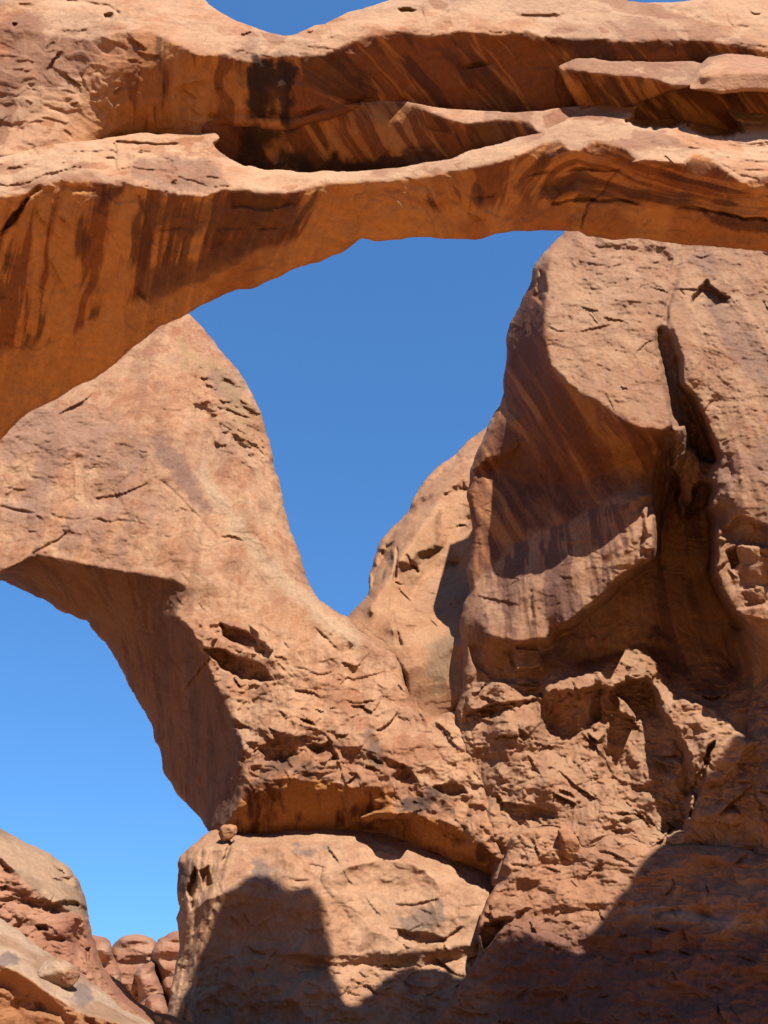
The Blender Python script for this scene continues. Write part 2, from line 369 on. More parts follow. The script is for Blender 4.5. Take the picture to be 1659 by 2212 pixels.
# lower span
xs = run(-700, 2300)
cl = line(xs, lip, YL); cg = beyond(cl, groove, -4.0); kb = lambda x: np.interp(x, [0, 400, 900, 1659], [.62, .62, .68, .68])
cm = beyond(cl, lambda x: .5 * lip(x) + .5 * belly(x), kb); cb = beyond(cm, belly, lambda x: .62 + 0 * x)
def paint_lower(P, x, y, g, used):
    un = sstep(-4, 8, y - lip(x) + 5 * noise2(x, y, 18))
    sh = np.interp(x, [0, 300, 480, 700, 900, 1250, 1659], [-.18, -.25, -.7, -1.1, -.6, .9, 1.6])
    c = arch_paint(P, x, y, un, sh, np.interp(x, [0, 250, 420, 640, 760], [-.1, 0, .12, .1, -.12]))
    inner = sstep(-8, 14, y - np.interp(x, [0, 150, 300, 450, 620, 760, 900, 1090, 1195, 1290, 1515, 1659], [760, 720, 640, 575, 520, 470, 450, 440, 442, 432, 452, 470]) + 8 * noise2(x, y, 30))
    c = mix(c, np.array([.62, .28, .095]) , .75 * inner)
    c = mix(c, RED, .6 * inner * sstep(.05, .3, fbm(P / 1.4, 4)))
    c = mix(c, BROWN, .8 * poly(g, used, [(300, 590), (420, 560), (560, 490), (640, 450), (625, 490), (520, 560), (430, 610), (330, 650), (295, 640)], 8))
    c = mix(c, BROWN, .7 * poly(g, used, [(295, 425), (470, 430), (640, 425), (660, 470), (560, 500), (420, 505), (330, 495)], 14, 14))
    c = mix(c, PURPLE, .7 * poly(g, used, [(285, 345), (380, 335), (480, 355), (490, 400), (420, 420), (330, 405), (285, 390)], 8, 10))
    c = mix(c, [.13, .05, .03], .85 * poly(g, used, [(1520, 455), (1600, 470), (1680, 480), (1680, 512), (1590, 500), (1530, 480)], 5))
    c = mix(c, CREAM, .55 * poly(g, used, [(-20, 320), (120, 320), (200, 310), (240, 320), (100, 390), (-20, 410)], 12, 10))
    c = mix(c, [.40, .17, .085], .6 * (1 - un) * sstep(500, 440, x) * sstep(330, 350, y) * sstep(-.05, .1, fbm(P / 1.1 + 3, 5)))
    c = mix(c, CREAM, .6 * sstep(6, -10, y - lip(x)) * sstep(430, 520, x) * sstep(-.35, .1, fbm(P / 1.5, 4)))
    return c
poly_l = [(x, groove(x)) for x in list(range(-700, 420, 40))] + [(440, 286), (468, 284), (479, 297), (474, 306), (462, 309)] + [(470, 322), (490, 340), (525, 357), (575, 366), (650, 371), (750, 371), (829, 367), (880, 360), (930, 350), (975, 345), (1000, 332), (1055, 315), (1130, 295), (1180, 280), (1215, 262), (1255, 232), (1305, 217), (1355, 202), (1410, 186), (1440, 180), (1480, 193), (1560, 205), (1659, 222), (2300, 290)] + belly_pts[::-1]
hollow = [(1358, 262), (1372, 232), (1400, 214), (1450, 204), (1500, 206), (1545, 216), (1580, 245), (1602, 280), (1565, 298), (1525, 288), (1480, 272), (1420, 277), (1375, 272)]
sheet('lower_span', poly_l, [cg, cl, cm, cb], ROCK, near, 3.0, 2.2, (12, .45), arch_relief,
      carve=[(hollow, 1.5, 9), ([(1365, 352), (1395, 335), (1440, 330), (1478, 345), (1480, 358), (1420, 356)], -.55, 5),
             ([(0, 500), (20, 470), (48, 440), (60, 420), (66, 428), (50, 455), (25, 485), (0, 508)], .5, 4),
             ([(500, 420), (600, 425), (640, 440), (600, 452), (500, 450)], .12, 5)],
      nicks=[([(-20, 320), (500, 300), (1200, 280), (1659, 230), (1659, 540), (1100, 500), (800, 515), (600, 600), (200, 800), (-20, 900)], 110, .09, 40, 5)],
      broken=[([(-20, 320), (120, 318), (250, 320), (480, 345), (500, 405), (330, 415), (240, 395), (60, 425), (-20, 430)], .45, 14), ([(1400, 260), (1659, 230), (1700, 400), (1590, 400), (1520, 330), (1400, 290)], .32, 14)],
      cracks=[([(1030, 426), (1060, 425), (1090, 396), (1150, 376), (1240, 366), (1330, 368), (1345, 362)], 2.6, .22), ([(1195, 441), (1240, 430), (1290, 433), (1330, 428), (1370, 441), (1515, 452), (1600, 470), (1659, 476)], 2.6, .28), ([(255, 307), (330, 313), (400, 309), (448, 306)], 2.6, .3),
              ([(1330, 372), (1305, 410), (1270, 440), (1250, 500)], 2.2, .12), ([(300, 420), (330, 495), (600, 490)], 3, .06), ([(0, 505), (30, 480), (60, 425), (90, 402)], 4, .25),
              ([(290, 620), (330, 660), (330, 700)], 5, .2), ([(250, 312), (248, 370)], 3, .15)],
      paint=paint_lower, alb=.5)

# middle span
xs = run(420, 1300)
cc = line(xs, crack, lambda x: YL(x) + 1.15 - .8 * sstep(850, 935, x) + .5 * sstep(1120, 1260, x)); cml = beyond(cc, mlip, -9.0); cmb = beyond(cml, lambda x: groove(x) + 45, .6)
def paint_mid(P, x, y, g, used):
    un = sstep(-3, 7, y - mlip(x) + 5 * noise2(x, y, 18)); c = arch_paint(P, x, y, un, .62, np.interp(x, [450, 640, 720, 1200], [.1, .05, -.05, .02]))
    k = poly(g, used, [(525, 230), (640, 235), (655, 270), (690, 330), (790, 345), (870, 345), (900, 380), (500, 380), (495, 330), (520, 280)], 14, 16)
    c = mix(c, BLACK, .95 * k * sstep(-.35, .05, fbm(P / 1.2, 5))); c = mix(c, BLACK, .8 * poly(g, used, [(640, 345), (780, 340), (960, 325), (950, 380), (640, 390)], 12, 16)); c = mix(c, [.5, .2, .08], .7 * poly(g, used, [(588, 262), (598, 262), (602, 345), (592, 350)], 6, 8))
    return c
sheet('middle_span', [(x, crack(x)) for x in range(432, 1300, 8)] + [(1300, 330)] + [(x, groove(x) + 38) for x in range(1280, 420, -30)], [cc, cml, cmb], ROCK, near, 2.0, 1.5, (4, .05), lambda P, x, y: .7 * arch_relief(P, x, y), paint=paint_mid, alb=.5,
      cracks=[([(900, 265), (980, 290)], 3, .1)])

# upper span
xs = run(-700, 2500)
cbw = line(xs, brow, lambda x: YL(x) - .35); cs = beyond(cbw, skyline, -9.0)
ubot = lambda x: np.where(x < 445, groove(x), np.where(x < 1300, crack(x), 225)) + 35
ku = lambda x: np.interp(x, [0, 150, 230, 330, 430, 1100, 1400, 1659], [6, 3, 1.0, .7, .6, .6, .5, .5])
cu = beyond(cbw, ubot, ku)
def paint_upper(P, x, y, g, used):
    un = sstep(-4, 8, y - brow(x) + 6 * noise2(x, y, 18)) * np.clip((x - 180 + .5 * (y - 150)) / 160, 0, 1)
    c = arch_paint(P, x, y, un, np.interp(x, [450, 650, 800], [0, .3, .8]), np.interp(x, [300, 520, 700, 900, 1500], [-.2, 0, .1, .08, .1]))
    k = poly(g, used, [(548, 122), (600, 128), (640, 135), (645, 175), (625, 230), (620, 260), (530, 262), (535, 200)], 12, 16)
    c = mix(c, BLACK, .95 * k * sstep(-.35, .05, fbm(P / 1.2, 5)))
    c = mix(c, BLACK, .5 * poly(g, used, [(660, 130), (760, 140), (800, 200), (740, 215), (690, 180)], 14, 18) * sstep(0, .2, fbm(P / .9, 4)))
    c = mix(c, [.14, .06, .04], .7 * poly(g, used, [(1190, 88), (1260, 86), (1440, 92), (1520, 92), (1440, 110), (1300, 122), (1230, 118)], 8, 10))  # shade painted into the recess above the right ledge
    c = mix(c, CREAM, .5 * sstep(8, 40, brow(x) - y) * sstep(-.25, .2, fbm(P / 2, 4)))
    c = mix(c, CREAM, .5 * poly(g, used, [(60, 0), (230, -20), (300, 60), (180, 60), (90, 60)], 20, 16)); c = mix(c, PURPLE, .6 * poly(g, used, [(-20, 120), (25, 130), (35, 220), (10, 300), (-20, 300)], 14, 10))
    return c
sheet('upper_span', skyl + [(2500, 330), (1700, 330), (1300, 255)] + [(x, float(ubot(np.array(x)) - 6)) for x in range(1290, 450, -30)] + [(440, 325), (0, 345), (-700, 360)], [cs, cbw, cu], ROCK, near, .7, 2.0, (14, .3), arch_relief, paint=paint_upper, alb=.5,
      carve=[ ([(860, 20), (885, 14), (905, 22), (890, 30), (866, 28)], .35, 4), ([(25, 50), (40, 46), (40, 58), (28, 60)], .3, 4), ([(225, 32), (242, 30), (240, 42), (226, 42)], .25, 3)],
      nicks=[([(-20, -10), (430, 0), (620, 80), (830, 5), (1659, 0), (1659, 110), (1000, 75), (600, 125), (440, 280), (-20, 300)], 110, .11, 38, 6)],
      broken=[([(-20, 60), (250, 60), (330, 180), (230, 300), (-20, 310)], .3, 30), ([(480, 110), (720, 80), (900, 60), (1200, 60), (1660, 85), (1660, 110), (1200, 85), (900, 78), (640, 125), (540, 130)], .22, 8)],
      cracks=[([(840, 38), (900, 32), (1060, 28), (1180, 36), (1330, 40), (1659, 50)], 8, .07), ([(440, 50), (480, 75), (560, 80), (640, 88)], 4, .08), ([(150, 0), (230, 12), (260, 30)], 4, .2), ([(980, 148), (1085, 132)], 3, .15), ([(455, 250), (525, 244), (625, 252), (775, 216), (880, 219)], 5, .2)])

# ledge under the right part of the upper span
def paint_ledge(P, x, y, g, used):
    un = sstep(-4, 5, y - np.interp(x, [1205, 1265, 1330, 1405, 1440, 1480, 1600], [146, 156, 163, 168, 182, 205, 230]) + 3 * noise2(x, y, 15))
    return arch_paint(P, x, y, un, .6, .05)
sheet('ledge', [(1204, 143), (1222, 133), (1245, 127), (1284, 124), (1297, 131), (1360, 131), (1420, 134), (1495, 131), (1535, 138), (1505, 182), (1445, 200), (1400, 216), (1300, 255), (1250, 240)],
      [[(1204, 143, 13.6), (1245, 130, 13.45), (1284, 126, 13.42), (1360, 133, 13.42), (1495, 133, 13.4), (1600, 135, 13.4)], [(1204, 145, 13.55), (1265, 155, 13.3), (1330, 162, 13.28), (1405, 167, 13.3), (1440, 180, 13.3), (1600, 200, 13.3)],
       [(1250, 240, 14.6), (1300, 245, 14.6), (1440, 240, 14.3)]], ROCK, near, 1.6, 1.6, (6, .2), lambda P, x, y: .5 * arch_relief(P, x, y), paint=paint_ledge, alb=.5)
def paint_cap(P, x, y, g, used):
    c = arch_paint(P, x, y, np.zeros(len(P)), 0); return mix(c, PURPLE * 1.5, .6 * sstep(-.1, .3, fbm(P / 1.5, 5)))
sheet('rock_cap', [(1488, 192), (1494, 165), (1512, 140), (1530, 120), (1568, 104), (1612, 106), (1659, 115), (1800, 135), (1880, 230), (1659, 199), (1600, 198), (1555, 203), (1520, 196)],
      [[(1490, 190, 13.3), (1530, 122, 13.3), (1568, 106, 13.3), (1659, 118, 13.3), (1880, 230, 13.3)], [(1520, 165, 12.85), (1600, 155, 12.7), (1750, 160, 12.7)], [(1490, 194, 13.0), (1555, 202, 12.95), (1659, 199, 12.95)]],
      ROCK, near, 1.0, 1.4, (10, .2), lambda P, x, y: .6 * arch_relief(P, x, y), paint=paint_cap, alb=.5)

# ---------------------------------------------------------------- rear arch
outer = [(-20, 1248, 52), (10, 1256, 52), (50, 1276, 52), (90, 1296, 52), (135, 1321, 52), (165, 1335, 52), (187, 1338, 53), (205, 1366, 53.5), (230, 1391, 54), (250, 1426, 54.5), (270, 1461, 55), (285, 1496, 55), (305, 1526, 55), (320, 1551, 55), (330, 1576, 55), (328, 1593, 55), (345, 1616, 55), (352, 1659, 55), (360, 1684, 55), (380, 1709, 54.5), (400, 1734, 53.5), (420, 1754, 52), (435, 1774, 50), (452, 1797, 47)]
inner = [(-60, 1245, 44), (0, 1238, 44), (20, 1228, 44), (75, 1197, 44), (125, 1208, 44), (175, 1218, 44), (225, 1228, 44), (280, 1237, 44), (325, 1243, 44), (365, 1251, 44), (400, 1263, 44), (405, 1282, 44.3), (385, 1310, 44.6), (378, 1330, 44.4), (395, 1340, 44), (415, 1361, 43.9), (440, 1421, 43.7), (455, 1446, 43.6), (470, 1481, 43.5), (492, 1526, 43.3), (505, 1556, 43.2), (520, 1596, 43), (532, 1640, 42.8), (524, 1690, 42.9), (515, 1745, 43.5), (480, 1785, 44.5)]
fin_out = [(-420, 560), (250, 600), (340, 640), (400, 670), (430, 698), (460, 733), (490, 773), (520, 808), (540, 843), (560, 883), (570, 918), (582, 953), (590, 993), (597, 1023), (607, 1063), (617, 1105), (632, 1156), (645, 1196), (660, 1236), (672, 1268), (685, 1291), (710, 1311), (750, 1333), (780, 1364), (830, 1400), (853, 1414), (868, 1438), (880, 1480), (893, 1515), (930, 1545), (1000, 1530), (1012, 1580), (1032, 1640), (1054, 1720), (1070, 1775), (1092, 1850), (1088, 1895), (1075, 1905), (1020, 1890), (960, 1872), (900, 1850), (860, 1825), (700, 1815), (520, 1815)] + [(a, b) for a, b, _ in outer[::-1]] + [(-80, 1330), (-140, 1480), (-160, 1800), (-420, 1900)]
brow1 = np.array([(532, 1700, 42.6), (560, 1692, 42.3), (620, 1680, 42), (700, 1688, 42), (780, 1702, 42), (850, 1696, 42.1)], float)
base1 = np.array([(500, 1800, 45.2), (600, 1806, 45.2), (700, 1800, 45.2), (850, 1790, 44.6)], float)
brow2 = np.array([(835, 1756, 42.4), (880, 1757, 42.0), (930, 1764, 41.8), (980, 1785, 41.6), (1020, 1808, 41.5), (1050, 1832, 41.4), (1085, 1860, 41.4)], float)
base2 = np.array([(870, 1812, 44.4), (920, 1842, 44.4), (980, 1868, 44.2), (1040, 1885, 44), (1080, 1898, 43.5)], float)
def fin_relief(P, x, y):
    low = sstep(1300, 1500, y) * sstep(430, 520, x)
    fc, gap = facets(P / np.array([2.2, 2.2, 1.6]), 1.2); f2 = facets(P / .8 + 5, 1.1)[0]; m = sstep(-.15, .25, fbm(P / 4 + 40, 3))
    r = .38 * fbm(P / 6, 3) + .13 * fbm(P / 1.8, 4) + .20 * flakes(P, 2.6)[0] + .12 * flakes(P, .9, 3, 8)[0] * m + .02 * fbm(P / .5, 3) + .14 * f2 * m
    return r + low * (.4 * fc + .10 * f2 + .2 * flakes(P, 1.4, 3, 5)[0]) + .15 * fc * sstep(.05, .3, fbm(P / 5 + 3, 3))
def wall_paint(P, x, y, streak=.3):
    n = fbm(P / 5, 5, .6); c = mix(np.tile(TAN, (len(P), 1)), [.46, .212, .115], sstep(-.1, .3, n)); c = mix(c, CREAM, .45 * sstep(.08, .4, -n))
    c = mix(c, RED, .45 * sstep(.1, .4, fbm(P / 2.1 + 4, 5))); c = mix(c, PURPLE, .45 * sstep(.15, .35, fbm(P / 3.5 + 21, 5)))
    tt = flakes(P, 2.6)[1]; c = mix(c, [.46, .205, .108], .5 * sstep(.5, .9, tt)); c = mix(c, CREAM, .35 * sstep(.35, .05, tt))
    tt = flakes(P, .9, 3, 8)[1]; c = mix(c, [.40, .175, .085], .35 * sstep(.55, .9, tt)); c = mix(c, CREAM, .22 * sstep(.35, .05, tt))
    s = fbm(np.stack([P[:, 0] / .5, P[:, 1] / .9, P[:, 2] / 9], -1), 4, .6)
    c = mix(c, [.25, .115, .075], streak * sstep(.05, .3, s)); return mix(c, CREAM, streak * .8 * sstep(.15, .4, -s))
def fin_paint(P, x, y, g, used):
    c = wall_paint(P, x, y, .25)
    k = poly(g, used, [(-20, 900), (140, 850), (270, 930), (330, 990), (360, 1080), (330, 1130), (290, 1100), (250, 1240), (100, 1200), (0, 1120)], 26, 26)
    c = mix(c, [.40, .215, .145], .75 * k * sstep(-.35, .15, fbm(P / np.array([1.4, 1.4, 4]), 5)))
    c = mix(c, [.28, .15, .11], .75 * poly(g, used, [(345, 940), (390, 985), (430, 1040), (450, 1100), (420, 1090), (370, 1030), (330, 975)], 8, 12))
    c = mix(c, [.27, .14, .10], .7 * poly(g, used, [(455, 800), (500, 800), (530, 850), (530, 880), (490, 870), (455, 840)], 10, 12))
    c = mix(c, [.42, .25, .12], .6 * poly(g, used, [(370, 720), (460, 780), (540, 860), (560, 930), (520, 960), (470, 800), (400, 800)], 14, 14))
    c = mix(c, [.62, .42, .26], .6 * poly(g, used, [(440, 1000), (470, 1050), (560, 1180), (640, 1260), (800, 1400), (760, 1400), (620, 1290), (520, 1180), (420, 1020)], 9, 10))
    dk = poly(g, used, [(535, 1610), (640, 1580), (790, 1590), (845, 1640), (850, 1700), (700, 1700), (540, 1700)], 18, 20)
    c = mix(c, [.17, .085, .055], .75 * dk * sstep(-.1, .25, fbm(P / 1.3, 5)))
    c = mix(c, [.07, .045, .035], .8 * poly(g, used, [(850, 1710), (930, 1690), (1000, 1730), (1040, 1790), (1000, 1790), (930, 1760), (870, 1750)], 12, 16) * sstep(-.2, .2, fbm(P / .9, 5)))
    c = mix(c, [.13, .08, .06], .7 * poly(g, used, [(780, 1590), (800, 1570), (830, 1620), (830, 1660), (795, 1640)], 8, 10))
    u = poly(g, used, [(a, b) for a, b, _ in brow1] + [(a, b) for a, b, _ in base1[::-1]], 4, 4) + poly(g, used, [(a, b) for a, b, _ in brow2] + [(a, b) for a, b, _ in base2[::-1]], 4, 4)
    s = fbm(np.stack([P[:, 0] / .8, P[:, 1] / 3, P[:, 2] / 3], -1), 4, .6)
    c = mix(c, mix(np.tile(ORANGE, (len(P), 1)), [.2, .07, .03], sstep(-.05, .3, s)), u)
    c = mix(c, mix(np.tile(np.array([.27, .125, .07]), (len(P), 1)), [.17, .075, .05], sstep(-.05, .2, fbm(np.stack([P[:, 0] / .7, P[:, 1] / 6, P[:, 2] / 6], -1), 4, .6))), .8 * poly(g, used, [(a, b) for a, b, _ in inner] + [(a, b) for a, b, _ in outer[::-1]], 3, 3))  # arch reveal: shade deepened in the colour, with darker bands
    return c
fin_curves = [outer, inner, [(-420, 560, 47), (0, 700, 46.4), (300, 760, 47), (400, 670, 50.5)], [(-420, 1000, 45), (0, 950, 45), (200, 950, 45), (330, 960, 45.4)],
    [(400, 670, 50.5), (520, 808, 50), (582, 953, 49), (617, 1105, 48), (660, 1236, 46.8), (750, 1333, 45.6), (853, 1416, 44.6), (890, 1510, 44.3), (930, 1545, 44.1), (1000, 1532, 43.3)],
    [(410, 780, 47.6), (470, 900, 46.6), (530, 1060, 45.4), (575, 1190, 44.6), (660, 1300, 44.0), (760, 1390, 43.6)], [(-420, 1200, 44.2), (0, 1150, 44.2), (200, 1150, 44.2), (350, 1180, 44.1), (480, 1280, 43.9)],
    [(560, 1420, 43.3), (700, 1480, 43.0), (850, 1540, 43.3), (1000, 1560, 43.2)], [(600, 1580, 42.5), (740, 1590, 42.4), (900, 1640, 42.6), (1035, 1660, 42.0), (1052, 1720, 41.7)], brow1, base1, brow2, base2, [(850, 1696, 42.1), (900, 1700, 42.1), (1000, 1740, 42), (1064, 1770, 41.5)]]
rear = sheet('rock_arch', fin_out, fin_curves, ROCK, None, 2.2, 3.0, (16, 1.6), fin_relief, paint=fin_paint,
    carve=[([(430, 1395), (470, 1400), (520, 1420), (570, 1440), (590, 1470), (560, 1475), (520, 1470), (480, 1440)], 1.3, 7), ([(475, 1350), (540, 1370), (580, 1405), (570, 1420), (520, 1400), (480, 1375)], .9, 6),
           ([(395, 1340), (430, 1330), (470, 1380), (455, 1420), (430, 1400)], -.7, 7), ([(540, 1350), (570, 1360), (590, 1405), (570, 1410)], -.5, 5),
           ([(770, 1768), (800, 1752), (850, 1746), (905, 1748), (890, 1762), (840, 1772), (800, 1774)], -1.6, 5), ([(830, 1640), (870, 1655), (905, 1690), (860, 1700), (840, 1680)], .5, 6),
           ([(940, 1700), (985, 1690), (1010, 1715), (960, 1720)], .7, 5), ([(560, 1620), (600, 1600), (640, 1630), (620, 1655), (570, 1650)], .5, 6), ([(660, 1610), (710, 1600), (730, 1640), (680, 1650)], .45, 6)],
    nicks=[([(0, 900), (400, 680), (480, 780), (600, 1050), (700, 1310), (860, 1420), (1050, 1700), (860, 1690), (540, 1690), (420, 1340), (0, 1200)], 120, .19, 40, 1), ([(60, 1210), (390, 1290), (510, 1600), (480, 1760), (360, 1650), (250, 1400), (100, 1290)], 80, .3, 60, 22), ([(500, 1400), (860, 1430), (1050, 1700), (540, 1690)], 90, .34, 40, 2)],
    broken=[([(430, 800), (500, 800), (590, 920), (590, 1000), (540, 1010), (470, 950), (420, 860)], 1.0, 14), ([(395, 1340), (470, 1350), (620, 1430), (640, 1500), (520, 1560), (450, 1440)], .7, 18), ([(500, 1560), (650, 1560), (860, 1620), (870, 1700), (540, 1710)], .7, 18), ([(830, 1640), (930, 1680), (1060, 1740), (1090, 1860), (960, 1800), (850, 1740)], .8, 14), ([(600, 1480), (860, 1440), (1010, 1560), (1060, 1740), (860, 1640), (620, 1560)], .35, 30), ([(120, 840), (340, 930), (400, 1120), (240, 1240), (0, 1180), (-20, 900)], .3, 30)],
    cracks=[([(0, 1095), (150, 1122), (300, 1130), (290, 1115)], 3, .22), ([(350, 1040), (395, 1080), (440, 1130), (470, 1160)], 3, .1), ([(250, 1050), (262, 1090), (245, 1060), (290, 1015)], 3, .1),
            ([(868, 1432), (875, 1470), (893, 1515), (912, 1555)], 4, .5), ([(912, 1555), (925, 1600), (960, 1640), (985, 1660)], 4, .3), ([(160, 1000), (165, 1080)], 4, -.15), ([(75, 1196), (150, 1150), (140, 1120)], 3, .2)])
tag(rear, 'tan sandstone arch behind at left with open sky under its curved flank', 'rock arch')

# ---------------------------------------------------------------- far dome behind the gap
dome_out = [(735, 1345), (752, 1328), (795, 1286), (800, 1240), (808, 1205), (822, 1170), (845, 1140), (875, 1110), (888, 1096), (890, 1082), (905, 1055), (925, 1030), (950, 1005), (985, 978), (1020, 945), (1047, 925), (1120, 880), (1250, 880), (1250, 1600), (880, 1600), (860, 1450), (780, 1390)]
def dome_paint(P, x, y, g, used):
    c = wall_paint(P, x, y, .12); c = mix(c, [.54, .26, .12], .4)
    c = mix(c, [.30, .20, .12], .65 * poly(g, used, [(925, 1400), (985, 1370), (975, 1460), (940, 1500), (920, 1460)], 14, 10)); return c
def dome_relief(P, x, y):
    return .45 * fbm(P / 5, 3) + .35 * facets(P / np.array([5, 5, 3.5]), 1.1)[0] + .16 * flakes(P, 2.0)[0] + .15 * facets(P / 1.5, 1.1)[0] + .1 * np.abs(np.sin(P[:, 2] * 1.1 + 2 * fbm(P / 6, 2)))
dome = sheet('rock_dome', dome_out, [[(752, 1328, 50), (800, 1240, 55), (890, 1082, 62), (1047, 925, 72), (1120, 880, 74)], [(800, 1320, 47.5), (860, 1220, 51.5), (950, 1080, 57), (1020, 1010, 62)], [(850, 1360, 45.6), (900, 1265, 53), (960, 1180, 55.5), (1010, 1120, 57), (1100, 1100, 51)], [(925, 1235, 54), (985, 1220, 56)], [(870, 1450, 44.9), (950, 1420, 44.4), (1010, 1385, 43.4), (1100, 1380, 43.4)], [(890, 1560, 45.2), (940, 1560, 44.9), (1000, 1500, 44.0), (1100, 1500, 44)]],
    ROCK, None, 6, 2.6, (22, 3.5), dome_relief, paint=dome_paint, nicks=[([(800, 1250), (890, 1090), (1000, 960), (1010, 1400), (880, 1440), (760, 1340)], 70, .3, 26, 9)],
    carve=[([(880, 1092), (925, 1035), (985, 985), (1030, 990), (1020, 1050), (940, 1078)], -1.6, 14), ([(815, 1185), (880, 1120), (950, 1100), (950, 1180), (860, 1235)], -1.3, 16), ([(905, 1050), (950, 1015), (985, 985), (1000, 1000), (955, 1030), (930, 1055), (900, 1085), (890, 1085)], 1.2, 6), ([(805, 1230), (830, 1175), (850, 1170), (850, 1210), (820, 1260), (798, 1280)], 1.6, 7), ([(848, 1245), (856, 1180), (862, 1190), (858, 1250), (850, 1260)], .8, 3),
           ([(985, 1050), (1000, 1030), (1010, 1060), (990, 1065)], .8, 5)],
    cracks=[([(880, 1200), (895, 1225), (905, 1240)], 4, .8), ([(850, 1260), (842, 1320), (860, 1370), (866, 1400)], 4, .4), ([(985, 985), (1010, 990), (1030, 985)], 4, .8), ([(945, 1040), (960, 1020), (985, 1025), (1000, 1010)], 4, .8), ([(905, 1090), (940, 1075), (990, 1060)], 4, .5), ([(870, 1175), (900, 1150), (905, 1130)], 3, .3)])
tag(dome, 'pale tan rounded dome behind the gap with a rounded shadow on its right flank', 'rock dome')

